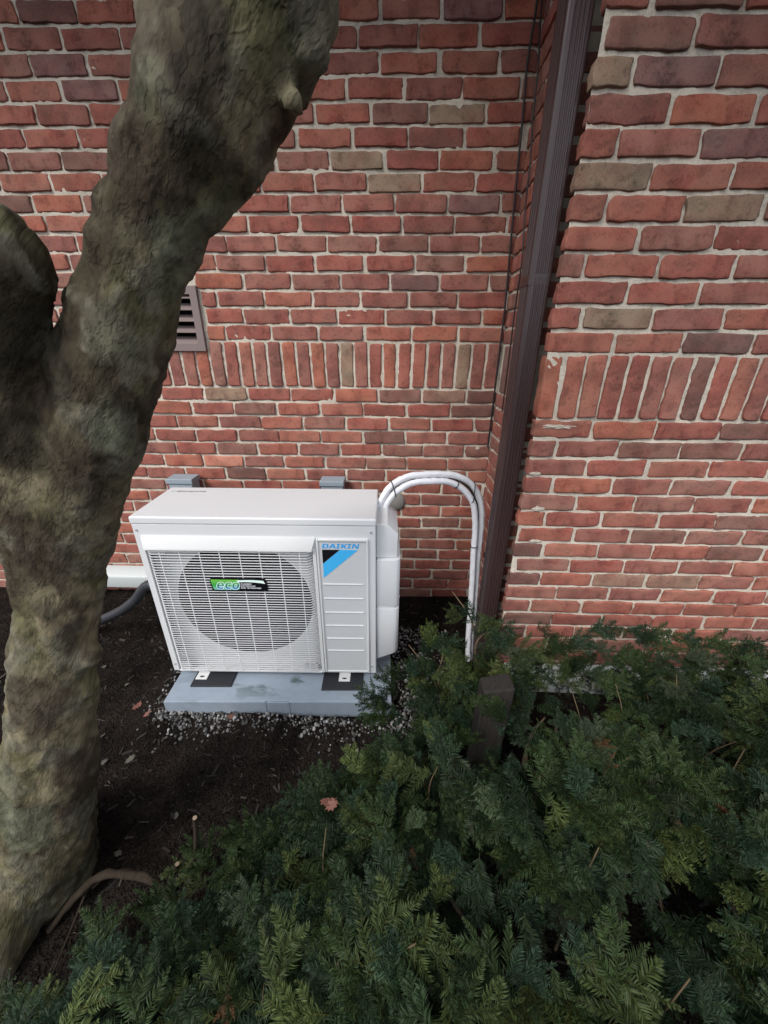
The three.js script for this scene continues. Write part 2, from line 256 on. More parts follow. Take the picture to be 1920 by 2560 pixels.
// ------------------------------------------------------------------ wall vent
{
  const [x0, x1, y0, y1] = VENT, g = grp('wall_vent', (x0 + x1) / 2, y0, 0), w = (x1 - x0) / 2, h = y1 - y0, b = 0.03;
  const paint = std(lin(.2, .15, .14), .62, { bumpMap: sand, bumpScale: .0006 }), dark = std(lin(.02, .017, .016), .9);
  const s = new THREE.Shape([[-w, 0], [w, 0], [w, h], [-w, h]].map((p) => new THREE.Vector2(...p))); s.holes.push(new THREE.Path([[-w + b, b], [-w + b, h - b], [w - b, h - b], [w - b, b]].map((p) => new THREE.Vector2(...p))));
  const fg = new THREE.ExtrudeGeometry(s, { depth: 0.02, bevelSize: 0.0015, bevelThickness: 0.0015, bevelSegments: 2 }); fg.translate(0, 0, -0.008); mk('frame', fg, paint, g);
  mk('duct', mergeGeometries([box(-w + .002, w - .002, .002, h - .002, -.12, -.115), box(-w + .002, -w + .006, .002, h - .002, -.115, -.01), box(w - .006, w - .002, .002, h - .002, -.115, -.01), box(-w + .006, w - .006, .002, .006, -.115, -.01), box(-w + .006, w - .006, h - .006, h - .002, -.115, -.01)]), dark, g);
  const n = 5, lg = rbox(-w + b, w - b, -.0015, .0015, -.026, .024, .0012, 2);
  for (let i = 0; i < n; i++) { const l = mk('louvre', lg, paint, g); l.position.set(0, b + 0.014 + (h - 2 * b - 0.012) * i / (n - 1) * 0.97, -0.009); l.rotation.x = 0.62; }
  put(g, 'taupe louvred metal vent set in the brick wall behind the tree trunk', 'vent');
}

// ------------------------------------------------------------------ condenser unit
const UW = 0.8702, UH = 0.7289, UD = 0.2922, UX = -1.41409, UT = 0.8425, UZ = 0.71464, UYAW = 0.01498;
const font = await new FontLoader().loadAsync('fonts/droid/droid_sans_bold.typeface.json');
{
  const u = grp('outdoor_condenser'); u.rotation.y = UYAW;
  const c = V(UW / 2, 0, -UD / 2).applyAxisAngle(V(0, 1, 0), UYAW).add(V(UX, UT - UH, UZ)); u.position.copy(c);
  const ox = -UW / 2, oz = UD / 2, at = (g) => (g.translate(ox, 0, oz), g);          // shapes below: x from the left end, y from the bottom, z from the front face
  const fine = tex(256, (a, b) => 0.5 + 0.5 * (tn2(a, b, 64, 2) - 0.5));
  const ivory = new THREE.MeshPhysicalMaterial({ color: lin(.63, .637, .645), roughness: .42, bumpMap: rep(fine, 30), bumpScale: .00012 });
  const ivory2 = new THREE.MeshPhysicalMaterial({ color: lin(.57, .578, .58), roughness: .5 });
  const white = std(lin(.67, .67, .66), .4), wire = std(lin(.7, .7, .71), .45), grey = std(lin(.34, .34, .34), .6), black = matte(lin(.008, .008, .011), .55), steel = matte(lin(.011, .011, .017), .6, {}, .3);
  const T = 0.002, lidY = 0.697;
  const rect = (x0, x1, y0, y1) => new THREE.Shape([[x0, y0], [x1, y0], [x1, y1], [x0, y1]].map((p) => new THREE.Vector2(...p)));
  const pth = (x0, x1, y0, y1) => new THREE.Path([[x0, y0], [x0, y1], [x1, y1], [x1, y0]].map((p) => new THREE.Vector2(...p)));
  // casing: front frame round the grille opening, sides, back, bottom
  const f = rect(0.004, UW - 0.004, 0, lidY); f.holes.push(pth(0.026, 0.648, 0.008, 0.642));
  const ff = new THREE.ExtrudeGeometry(f, { depth: 0.006, bevelSize: 0.004, bevelThickness: 0.004, bevelSegments: 3 }); ff.translate(0, 0, -0.01);
  mk('casing', at(ff), ivory, u);
  mk('side_panel', at(box(0, 0.003, 0, lidY, -UD, -0.011)), ivory, u); mk('side_panel', at(box(UW - 0.003, UW, 0, lidY, -UD, -0.011)), ivory, u);
  mk('back_panel', at(box(0.004, UW - 0.004, 0, lidY, -UD, -UD + 0.003)), steel, u); mk('bottom_panel', at(box(0.004, UW - 0.004, 0.0, 0.003, -UD + 0.004, -0.012)), ivory2, u);
  const lid = mk('lid', at(rbox(-0.003, UW + 0.003, lidY + 0.002, UH, -UD - 0.003, 0.003, 0.0075, 4)), ivory, u);
  const R = rng(77), smear = [];                                     // rubbed print at the rear left of the lid
  for (let i = 0; i < 13; i++) smear.push(box(0.05 + i * 0.009, 0.05 + i * 0.009 + 0.005 + R() * 0.004, 0, 0.0006, -0.25 + (R() - .5) * .004, -0.241 + R() * .006));
  const ringG = new THREE.TorusGeometry(0.008, 0.0009, 5, 20); ringG.rotateX(Math.PI / 2); ringG.scale(1.25, 0.4, .8); ringG.translate(0.036, 0.0003, -0.243); 
  const sm = mergeGeometries([...smear, ringG]); sm.translate(0, UH, 0); mk('print', at(sm), std(lin(.25, .24, .24), .7), lid);
  // inner plate with the round fan mouth
  const p = rect(0.012, 0.66, 0.004, 0.66); p.holes.push(new THREE.Path().absarc(0.338, 0.322, 0.272, 0, Math.PI * 2, true));
  const pg = new THREE.ExtrudeGeometry(p, { depth: 0.003, bevelEnabled: false, curveSegments: 64 }); pg.translate(0, 0, -0.058); mk('inner_plate', at(pg), ivory2, u);
  const mouth = new THREE.CylinderGeometry(0.272, 0.262, 0.1, 64, 1, true); mouth.rotateX(Math.PI / 2); mouth.translate(0.338, 0.322, -0.108); mk('fan_mouth', at(mouth), steel, u);
  mk('coil', at(box(0.02, 0.66, 0.01, 0.67, -0.275, -0.25)), black, u);
  const fan = grp('fan', ox + 0.338, 0.322, oz - 0.12); u.add(fan);
  const hub = new THREE.CylinderGeometry(0.055, 0.06, 0.06, 32); hub.rotateX(Math.PI / 2); mk('hub', hub, steel, fan);
  const bl = new THREE.Shape(); bl.moveTo(0.04, -0.03); bl.quadraticCurveTo(0.14, -0.12, 0.235, -0.06); bl.quadraticCurveTo(0.25, 0.06, 0.2, 0.12); bl.quadraticCurveTo(0.11, 0.06, 0.045, 0.035); bl.closePath();
  const bg = new THREE.ExtrudeGeometry(bl, { depth: 0.003, bevelEnabled: false }); { const q = bg.attributes.position; for (let i = 0; i < q.count; i++) q.setZ(i, q.getZ(i) + q.getY(i) * 0.35); bg.computeVertexNormals(); }
  for (let i = 0; i < 3; i++) mk('blade', bg, steel, fan).rotation.z = i * 2.094 + 0.5;
  // grille: sloped ledge on top, rim, 51 level wires and eight upright ones
  const G = grp('grille'); u.add(G); G.position.set(ox, 0, oz);
  const led = new THREE.Shape([[-0.012, 0.652], [0.004, 0.652], [0.02, 0.612], [0.02, 0.606], [-0.012, 0.606]].map((q) => new THREE.Vector2(...q)));
  const lg = new THREE.ExtrudeGeometry(led, { depth: 0.626, bevelSize: .0015, bevelThickness: .0015, bevelSegments: 2 }); lg.rotateY(-Math.PI / 2); lg.translate(0.6515, 0, 0); 
  { const q = lg.attributes.position; for (let i = 0; i < q.count; i++) { const t = (q.getZ(i) > 0.01) ? 1 : 0; if (t) { const x = q.getX(i); q.setX(i, x < 0.3 ? Math.max(x, 0.035) : Math.min(x, 0.64)); } } lg.computeVertexNormals(); }
  mk('ledge', toCreasedNormals(lg, 0.5), white, G);
  mk('rim', mergeGeometries([rbox(0.0245, 0.031, 0.006, 0.606, -0.012, 0.009, .002, 2), rbox(0.6405, 0.653, 0.006, 0.606, -0.012, 0.009, .002, 2), rbox(0.031, 0.6405, 0.003, 0.011, -0.012, 0.009, .002, 2)]), white, G);
  const wp = [[0.03, -0.008], [0.0345, 0.004], [0.046, 0.0145], [0.62, 0.0145], [0.632, 0.004], [0.642, -0.008]];
  const ws = new THREE.Shape([...wp, ...wp.slice().reverse().map(([x, z], i) => [i === 0 || i === 5 ? x : x + (i < 3 ? -0.002 : 0.002), z - 0.0019])].map((q) => new THREE.Vector2(q[0], q[1])));
  const wg = new THREE.ExtrudeGeometry(ws, { depth: 0.0027, bevelEnabled: false }); wg.rotateX(-Math.PI / 2); wg.scale(1, 1, -1); { const ix = wg.index; if (ix) for (let i = 0; i < ix.count; i += 3) { const t = ix.getX(i); ix.setX(i, ix.getX(i + 2)); ix.setX(i + 2, t); } } 
  const wgi = wg.toNonIndexed ? wg : wg; wgi.computeVertexNormals();
  for (let i = 0; i < 51; i++) mk('grille_wire', wgi, wire, G).position.y = 0.0165 + i * 0.01155;
  const vg = rbox(-0.0014, 0.0014, 0.008, 0.606, 0.0075, 0.0118, .0007, 1);
  for (let i = 0; i < 8; i++) mk('upright_wire', vg, wire, G).position.x = 0.08 + i * 0.0732;
  for (const [x0, x1, y0, y1] of [[.036, .1, .583, .601], [.556, .632, .583, .601], [.036, .09, .027, .047], [.57, .632, .027, .047]]) mk('clip', rbox(x0, x1, y0, y1, -.004, .0085, .001, 1), grey, G);
  // sticker plate on the grille
  const cv = document.createElement('canvas'); cv.width = 640; cv.height = 160; { const x = cv.getContext('2d');
    x.fillStyle = '#0b0b10'; x.fillRect(0, 0, 640, 160);
    const gr = x.createLinearGradient(0, 0, 0, 160); gr.addColorStop(0, '#7cc043'); gr.addColorStop(.55, '#3f9b4a'); gr.addColorStop(1, '#9fd0e0');
    x.fillStyle = gr; x.beginPath(); x.moveTo(14, 22); x.quadraticCurveTo(16, 14, 30, 14); x.lineTo(330, 14); x.lineTo(322, 130); x.quadraticCurveTo(310, 142, 280, 142); x.lineTo(56, 142); x.quadraticCurveTo(34, 142, 28, 120); x.closePath(); x.fill();
    x.fillStyle = '#dff3ea'; x.beginPath(); x.moveTo(300, 22); x.quadraticCurveTo(460, 8, 600, 24); x.lineTo(616, 62); x.quadraticCurveTo(470, 34, 318, 46); x.closePath(); x.fill();
    x.font = 'italic bold 148px sans-serif'; x.lineJoin = 'round'; x.textBaseline = 'alphabetic'; x.save(); x.translate(58, 130); x.scale(1.06, 1);
    x.strokeStyle = '#d7ecf6'; x.lineWidth = 13; x.strokeText('eco', 0, 0); const g2 = x.createLinearGradient(0, -90, 0, 5); g2.addColorStop(0, '#79b93a'); g2.addColorStop(.5, '#2f7f63'); g2.addColorStop(1, '#2a63c4'); x.fillStyle = g2; x.fillText('eco', 0, 0); x.restore();
    x.fillStyle = '#e8eaf0'; x.font = 'italic bold 24px sans-serif'; x.fillText('PLUMBERS', 340, 76); x.fillText('ELECTRICIANS', 337, 101); x.fillText('HVAC TECHNICIANS', 334, 126); }
  const ct = new THREE.CanvasTexture(cv); ct.colorSpace = THREE.SRGBColorSpace;
  const pl = new THREE.Shape(); { const x0 = .252, x1 = .462, y0 = .431, y1 = .484, r = .01; pl.moveTo(x0 + r, y0); pl.lineTo(x1 - r, y0); pl.quadraticCurveTo(x1, y0, x1, y0 + r); pl.lineTo(x1 - .003, y1 - r); pl.quadraticCurveTo(x1 - .004, y1, x1 - r - .004, y1); pl.lineTo(x0 + r - .003, y1); pl.quadraticCurveTo(x0 - .003, y1, x0 - .003, y1 - r); pl.lineTo(x0, y0 + r); pl.quadraticCurveTo(x0, y0, x0 + r, y0); }
  const pgm = new THREE.ExtrudeGeometry(pl, { depth: .0028, bevelSize: .0008, bevelThickness: .0008, bevelSegments: 2 }); pgm.translate(0, 0, .0155); const badge = mk('badge', at(pgm), black, u);
  const pr = new THREE.ShapeGeometry(pl, 8); { const q = pr.attributes.position, uv = pr.attributes.uv; for (let i = 0; i < q.count; i++) { uv.setXY(i, (q.getX(i) - .247) / .217, (q.getY(i) - .429) / .057); } pr.translate(0, 0, .0195); }
  mk('badge_print', at(pr), std(0xffffff, .35, { map: ct }), badge);
  // right-hand panel with raised border and six ribs, emblem and lettering
  const P = grp('control_panel'); u.add(P); P.position.set(ox, 0, oz);
  mk('panel_face', rbox(0.662, 0.836, 0.014, 0.642, -0.002, 0.0035, .001, 1), ivory2, P);
  mk('panel_border', mergeGeometries([rbox(0.655, 0.6625, 0.008, 0.65, -0.002, 0.009, .002, 2), rbox(0.8355, 0.843, 0.008, 0.65, -0.002, 0.009, .002, 2), rbox(0.6625, 0.8355, 0.6415, 0.65, -0.002, 0.009, .002, 2), rbox(0.6625, 0.8355, 0.008, 0.0145, -0.002, 0.007, .002, 2)]), white, P);
  const rg = rbox(0.67, 0.823, -0.0028, 0.0028, 0.001, 0.0072, .0025, 3);
  for (const y of [.4555, .3895, .323, .2575, .191, .1265]) mk('rib', rg, ivory, P).position.y = y;
  const blue = std(new THREE.Color('#2f9fe6'), .45), tri = (pts) => { const g = new THREE.ExtrudeGeometry(new THREE.Shape(pts.map((q) => new THREE.Vector2(...q))), { depth: .0008, bevelEnabled: false }); g.translate(0, 0, .0036); return g; };
  mk('emblem_triangle', tri([[.675, .6055], [.675, .546], [.7395, .6055]]), black, P);
  mk('emblem_band', tri([[.7405, .6055], [.675, .5448], [.675, .484], [.806, .6055]]), std(new THREE.Color('#45b4ee'), .45), P);
  const tg = new TextGeometry('DAIKIN', { font, size: 0.0205, depth: 0.0008, curveSegments: 6 }); tg.computeBoundingBox(); const bb = tg.boundingBox; tg.translate(-bb.min.x, -bb.min.y, 0);
  tg.applyMatrix4(new THREE.Matrix4().set(0.131 / (bb.max.x - bb.min.x), 0.22, 0, 0, 0, 0.0192 / (bb.max.y - bb.min.y), 0, 0, 0, 0, 1, 0, 0, 0, 0, 1)); tg.translate(.6755, .6115, .0036); mk('lettering', tg, blue, P);
  // valve cover on the right end: sloped hood above a rounded lower cover with a groove
  const hs = new THREE.Shape([[UW + .002, .556], [.944, .556], [.946, .652], [.908, .688], [UW + .002, .69]].map((q) => new THREE.Vector2(...q)));
  const hg = new THREE.ExtrudeGeometry(hs, { depth: .2, bevelSize: .003, bevelThickness: .003, bevelSegments: 3 }); hg.translate(.002, 0, -.236); mk('valve_hood', at(toCreasedNormals(hg, .6)), ivory, u);
  const prof = (x1) => { const s = new THREE.Shape(), x0 = UW + .006, z0 = -.235, z1 = -.022, r = .02; s.moveTo(x0, z0); s.lineTo(x1, z0); s.lineTo(x1, z1 - r); s.quadraticCurveTo(x1, z1, x1 - r, z1); s.lineTo(x0, z1); s.closePath(); return s; };
  const lower = (y0, y1, x1) => { const g = new THREE.ExtrudeGeometry(prof(x1), { depth: y1 - y0 - .008, bevelSize: .004, bevelThickness: .004, bevelSegments: 3, curveSegments: 10 }); g.rotateX(-Math.PI / 2); g.scale(1, 1, -1); const ix = g.index; const q = g.attributes.position; if (!ix) for (let i = 0; i < q.count; i += 3) { for (const a of [q, g.attributes.normal, g.attributes.uv]) { const t = []; for (let k = 0; k < a.itemSize; k++) { t[k] = a.getComponent(i, k); a.setComponent(i, k, a.getComponent(i + 2, k)); a.setComponent(i + 2, k, t[k]); } } } g.translate(0, y0 + .004, 0); g.computeVertexNormals(); return toCreasedNormals(g, .6); };
  const vc = mk('valve_cover', at(lower(.335, .552, .958)), ivory, u); mk('cover_groove', at(lower(.327, .335, .953)), ivory2, vc); 
  const lowg = lower(.06, .327, .958); { const q = lowg.attributes.position; for (let i = 0; i < q.count; i++) if (q.getY(i) < .1) { const x = q.getX(i); q.setY(i, q.getY(i) + Math.max(0, (x - .885)) * 0.55); } } mk('lower_cover', at(toCreasedNormals(lowg, .6)), ivory, vc);
  mk('cover_screw', at(new THREE.SphereGeometry(.006, 12, 8).translate(.962, .31, -.12)), white, vc);
  for (const [x, y] of [[.853, .675], [.853, .035], [.014, .675], [.014, .035]]) mk('screw', at(new THREE.CylinderGeometry(.0042, .0048, .003, 12).rotateX(Math.PI / 2).translate(x, y, .0012)), grey, u);
  // feet: bent strips with a bolt slot
  for (const x of [.122, .735]) {
    const s = rect(x - .024, x + .024, 0, UD + .045); s.holes.push(new THREE.Path().absellipse(x, UD + .03, .011, .0055, 0, Math.PI * 2, true));
    const g = new THREE.ExtrudeGeometry(s, { depth: .004, bevelEnabled: false, curveSegments: 16 }); g.rotateX(Math.PI / 2); g.translate(0, -.0245, -UD - .02);
    mk('foot', at(mergeGeometries([g, box(x - .024, x + .024, -.026, .002, -.016, -.012).toNonIndexed(), box(x - .024, x + .024, -.026, .002, -UD + .012, -UD + .016).toNonIndexed()])), white, u);
  }
  put(u, 'ivory white outdoor condenser unit with round fan grille standing on a grey pad', 'air conditioner');
}

// ------------------------------------------------------------------ pad and rubber mats
const PADT = 0.0785;
{
  const stain = tex(512, (a, b) => { const k = 0.92 + 0.16 * (tn(a, b, 30, 4) - .5), d = tn2(a, b, 9, 5), cx = Math.exp(-(((a - .52) / .26) ** 2 + ((b - .17) / .11) ** 2)), m = smooth(d, .56, .68) * cx * .62 + smooth(d, .64, .72) * .14; return [k * (1 - m), k * (1 - m * .93), k * (1 - m)]; });
  const m = std(lin(.27, .32, .38), .75, { map: stain, bumpMap: rep(sand, 4), bumpScale: .0008 });
  const g = grp('equipment_pad', -.944, 0, .58, .03), w = .4565, d = .247;
  const s = new THREE.Shape([[-w, -d], [w, -d], [w, d], [.052, d], [.048, d - .006], [-.048, d - .006], [-.052, d], [-w, d]].map((q) => new THREE.Vector2(...q)));
  const e = new THREE.ExtrudeGeometry(s, { depth: .085, bevelSize: .004, bevelThickness: .004, bevelSegments: 3 }); e.rotateX(Math.PI / 2); e.translate(0, PADT - .004, 0);
  { const q = e.attributes.position, uv = e.attributes.uv; for (let i = 0; i < q.count; i++) uv.setXY(i, (q.getX(i) + w) / (2 * w), 1 - (q.getZ(i) + d) / (2 * d) - (PADT - q.getY(i)) * .9); }
  mk('slab', e, m, g); mk('tab', rbox(-.047, .047, -.012, PADT - .005, d - .003, d + .0035, .002, 2), m, g);
  put(g, 'low blue-grey equipment pad with a small front tab on gravel', 'equipment pad');
  const rub = std(lin(.016, .017, .021), .7, { bumpMap: sand, bumpScale: .0008 });
  for (const [x, label] of [[-1.243, 'black rubber mat on the pad beneath the fan grille side of the condenser'], [-.69, 'black rubber mat on the pad beneath the logo panel side of the condenser']]) {
    const o = mk('rubber_mat', new RoundedBoxGeometry(.172, .0075, .4, 2, .003), rub); o.position.set(x, PADT + .0042, .57); o.rotation.y = .03; put(o, label, 'rubber mat', 'rubber mats under the condenser');
  }
}

// ------------------------------------------------------------------ posts behind the unit, pipes, cables
{
  const m = std(lin(.27, .315, .355), .6, { bumpMap: sand, bumpScale: .0006 });
  for (const [x, w, label] of [[-1.575, .062, 'blue-grey capped post behind the left rear corner of the condenser'], [-.795, .056, 'blue-grey capped post behind the middle right of the condenser lid']]) {
    const g = grp('support_post', x, 0, .062);
    mk('post', rbox(-w, w, -.05, .74, -.042, .035, .004, 2), m, g); mk('cap', rbox(-w - .006, w + .006, 0.735, .762, -.045, .042, .004, 2), m, g);
    put(g, label, 'post', 'posts between wall and condenser');
  }
  const pvc = std(lin(.5, .53, .515), .5, { bumpMap: sand, bumpScale: .0004 });
  const run = (x0, x1, z0, y0, h, d) => { const s = new THREE.Shape(); s.moveTo(0, 0); s.lineTo(d - .008, 0); s.quadraticCurveTo(d, 0, d, .008); s.lineTo(d, h * .62); s.quadraticCurveTo(d, h * .72, d - .012, h * .77); s.lineTo(.008, h); s.lineTo(0, h); s.closePath(); const g = new THREE.ExtrudeGeometry(s, { depth: x1 - x0, bevelEnabled: false, curveSegments: 8 }); g.rotateY(-Math.PI / 2); g.translate(x1, y0, 0); g.scale(1, 1, 1); const q = g.attributes.position; for (let i = 0; i < q.count; i++) q.setZ(i, z0 + q.getZ(i)); g.computeVertexNormals(); return toCreasedNormals(g, .5); };
  put(mk('drain_pipe', run(-2.75, -1.52, .012, .07, .11, .07), pvc), 'white drain pipe lying along the wall foot behind the tree', 'pipe');
  put(mk('drain_pipe', run(.03, 2.1, ZR + .014, -.01, .1, .075), pvc), 'white drain pipe lying along the projecting wall foot behind the hedge', 'pipe');
}
{ // black flexible hose at the left rear of the unit
  const m = std(lin(.028, .03, .035), .5), pts = [V(-1.45, .42, .56), onZ(372, 1462, .52), onZ(335, 1503, .49), onZ(300, 1528, .46), onZ(262, 1546, .43), onZ(225, 1562, .41), onZ(190, 1580, .38), onZ(150, 1610, .35)];
  pts[7].y = Math.max(.02, pts[7].y);
  const g = new THREE.TubeGeometry(new THREE.CatmullRomCurve3(pts), 160, .021, 14), q = g.attributes.position, n = g.attributes.normal;
  for (let i = 0; i < q.count; i++) { const k = .0016 * Math.sin(Math.floor(i / 15) * 1.6); q.setXYZ(i, q.getX(i) + n.getX(i) * k, q.getY(i) + n.getY(i) * k, q.getZ(i) + n.getZ(i) * k); }
  g.computeVertexNormals();
  put(mk('conduit', g, m), 'black flexible hose curving from behind the condenser toward the tree', 'hose');
}
{ // two insulated lines
  const foam = std(lin(.7, .7, .73), .85, { bumpMap: rep(sand, 6, 2), bumpScale: .0016 }), tie = std(lin(.01, .01, .012), .45);
  const g = grp('refrigerant_lines', -.1, 0, .4), o = V(-.1, 0, .4);
  const A = [[938, 1290, .5], [955, 1248, .5], [978, 1215, .49], [1020, 1192, .46], [1080, 1186, .43], [1140, 1190, .4], [1180, 1212, .385], [1201, 1255, .38], [1203, 1310, .385], [1196, 1380, .395], [1190, 1460, .41], [1185, 1530, .43], [1178, 1590, .46], [1176, 1650, .49]].map((p) => onZ(...p).sub(o));
  const B = [[955, 1290, .5], [970, 1254, .5], [992, 1228, .49], [1030, 1208, .465], [1080, 1203, .445], [1125, 1206, .425], [1160, 1226, .415], [1182, 1258, .41], [1188, 1310, .41], [1184, 1380, .42], [1180, 1460, .435], [1176, 1530, .455], [1171, 1590, .48], [1170, 1650, .51]].map((p) => onZ(...p).sub(o));
  for (const a of [A, B]) for (const p of a) p.y = Math.max(p.y, -.08);
  const R = .0136, tA = mk('insulated_pipe', tube(A, R, 120, 14), foam, g), tB = mk('insulated_pipe', tube(B, R * .97, 120, 14), foam, g);
  for (const t of [tA, tB]) { const q = t.geometry.attributes.position, n = t.geometry.attributes.normal; for (let i = 0; i < q.count; i++) { const k = .0012 * N3(q.getX(i) * 40, q.getY(i) * 40, q.getZ(i) * 40) + .0009 * N3(q.getX(i) * 120, q.getY(i) * 120, q.getZ(i) * 120); q.setXYZ(i, q.getX(i) + n.getX(i) * k, q.getY(i) + n.getY(i) * k, q.getZ(i) + n.getZ(i) * k); } t.geometry.computeVertexNormals(); }
  const cab = A.map((p, i) => p.clone().lerp(B[i], .5).add(V(0, 0, -.012))); mk('control_cable', tube(cab, .005, 100, 8), std(lin(.03, .028, .02), .5), g);
  const cA = new THREE.CatmullRomCurve3(A), cB = new THREE.CatmullRomCurve3(B);
  const ring = (c, t, r) => { const e = new THREE.TorusGeometry(r, .0021, 6, 28), p = c.getPointAt(t), q = new THREE.Quaternion().setFromUnitVectors(V(0, 0, 1), c.getTangentAt(t)); e.applyQuaternion(q); e.translate(p.x, p.y, p.z); return e; };
  const band = (t, t2) => { // round both pipes
    const p = cA.getPointAt(t), q = cB.getPointAt(t2 ?? t), d = q.clone().sub(p), ax = cA.getTangentAt(t), side = d.clone().normalize(), up = ax.clone().cross(side).normalize(), pts = [];
    for (let i = 0; i <= 8; i++) { const a = Math.PI / 2 + Math.PI * i / 8; pts.push(p.clone().addScaledVector(side, Math.cos(a) * (R + .002)).addScaledVector(up, Math.sin(a) * (R + .002))); }
    for (let i = 0; i <= 8; i++) { const a = -Math.PI / 2 + Math.PI * i / 8; pts.push(q.clone().addScaledVector(side, Math.cos(a) * (R + .002)).addScaledVector(up, Math.sin(a) * (R + .002))); }
    return new THREE.TubeGeometry(new THREE.CatmullRomCurve3(pts, true), 40, .0021, 5, true);
  };
  mk('zip_tie', band(.105, .085), tie, g); mk('zip_tie', band(.37, .375), tie, g); mk('zip_tie', ring(cB, .3, R + .001), tie, g); mk('zip_tie', ring(cB, .55, R + .001), tie, g); mk('zip_tie', ring(cB, .79, R + .001), tie, g);
  put(g, 'pair of white insulated refrigerant lines arching from the condenser down beside the downspout', 'pipes');
  const seal = new THREE.SphereGeometry(.05, 20, 12, 0, Math.PI * 2, 0, Math.PI / 2); seal.rotateX(Math.PI / 2); seal.scale(.9, 1.05, .5); const sp = onZ(993, 1256, .01); seal.translate(sp.x, sp.y, -.004);
  put(mk('duct_seal', seal, std(lin(.2, .19, .175), .9, { bumpMap: sand, bumpScale: .002 })), 'grey putty seal on the brick wall behind the valve cover', 'seal');
}
{ // downspout on the recess side of the projecting wall
  const paint = new THREE.MeshPhysicalMaterial({ color: lin(.046, .026, .026), roughness: .28, bumpMap: rep(sand, 3), bumpScale: .0003 });
  const g = grp('downspout', -.051, 0, .505), hw = .033, hd = .046;
  const prof = (hw, hd, ribs) => { const s = new THREE.Shape(), r = .008, pts = []; const cx = [[hw - r, hd - r, 0], [-hw + r, hd - r, 1], [-hw + r, -hd + r, 2], [hw - r, -hd + r, 3]];
    cx.forEach(([x, y, k], i) => { for (let j = 0; j <= 4; j++) { const a = k * Math.PI / 2 + j / 4 * Math.PI / 2; pts.push([x + r * Math.cos(a), y + r * Math.sin(a)]); }
      if (ribs && i === 0) for (const q of [.4, .13, -.13, -.4]) { const x = q * hw * 1.25; pts.push([x + .004, hd], [x + .0012, hd + .0034], [x - .0012, hd + .0034], [x - .004, hd]); }
      if (ribs && i === 1) for (const q of [.45, 0, -.45]) { const y = q * hd; pts.push([-hw, y + .006], [-hw + .003, y + .002], [-hw + .003, y - .002], [-hw, y - .006]); } });
    return new THREE.Shape(pts.map((q) => new THREE.Vector2(...q))); };
  const leg = (hw, hd, y0, y1, ribs) => { const e = new THREE.ExtrudeGeometry(prof(hw, hd, ribs), { depth: y1 - y0, bevelEnabled: false }); e.rotateX(-Math.PI / 2); e.scale(1, 1, -1); const q = e.attributes; for (let i = 0; i < q.position.count; i += 3) for (const a of [q.position, q.normal, q.uv]) for (let k = 0; k < a.itemSize; k++) { const t = a.getComponent(i, k); a.setComponent(i, k, a.getComponent(i + 2, k)); a.setComponent(i + 2, k, t); } e.translate(0, y0, 0); e.computeVertexNormals(); return toCreasedNormals(e, .5); };
  const yj = onZ(1350, 712, .552).y;
  mk('lower_pipe', leg(hw, hd, -.05, yj + .02, true), paint, g); mk('collar', leg(hw + .0016, hd + .0016, yj, yj + .03, false), paint, g); mk('upper_pipe', leg(hw + .001, hd + .001, yj + .03, TOPW + .1, true), paint, g);
  for (const y of [.55, 2.3]) mk('strap', box(-hw - .003, .05, y, y + .025, -hd - .003, -hd - .0012), paint, g);
  put(g, 'dark brown ribbed downspout at the corner of the projecting brick wall', 'downspout');
  const cm = std(lin(.012, .009, .012), .5), wob = (pts, r) => tube(pts, r, 90, 6);
  const a = [[1344, 0], [1320, 150], [1305, 320], [1290, 470], [1278, 600], [1268, 760], [1262, 880], [1253, 1040], [1243, 1120]].map(([u, v]) => onZ(u, v, .02)); a.forEach((p) => { p.x = Math.min(p.x, -.012); p.z = .016; }); a.unshift(V(a[0].x - .01, 3.0, .016));
  put(mk('cable', wob(a, .0042), cm), 'thin black cable running down the recessed brick corner on the long wall side', 'cable', 'cables in the wall corner');
  const b = [[1353, 0], [1345, 173], [1333, 290], [1324, 423], [1313, 520], [1305, 650], [1288, 770], [1272, 900], [1255, 1030]].map(([u, v]) => onX(u, v, -.016)); b.forEach((p) => { p.z = clamp(p.z, .03, .3); }); b.unshift(V(-.014, 3.0, .04));
  put(mk('cable', wob(b, .0032), cm), 'thinner dark cable sagging across the narrow brick return behind the downspout', 'cable', 'cables in the wall corner');
}

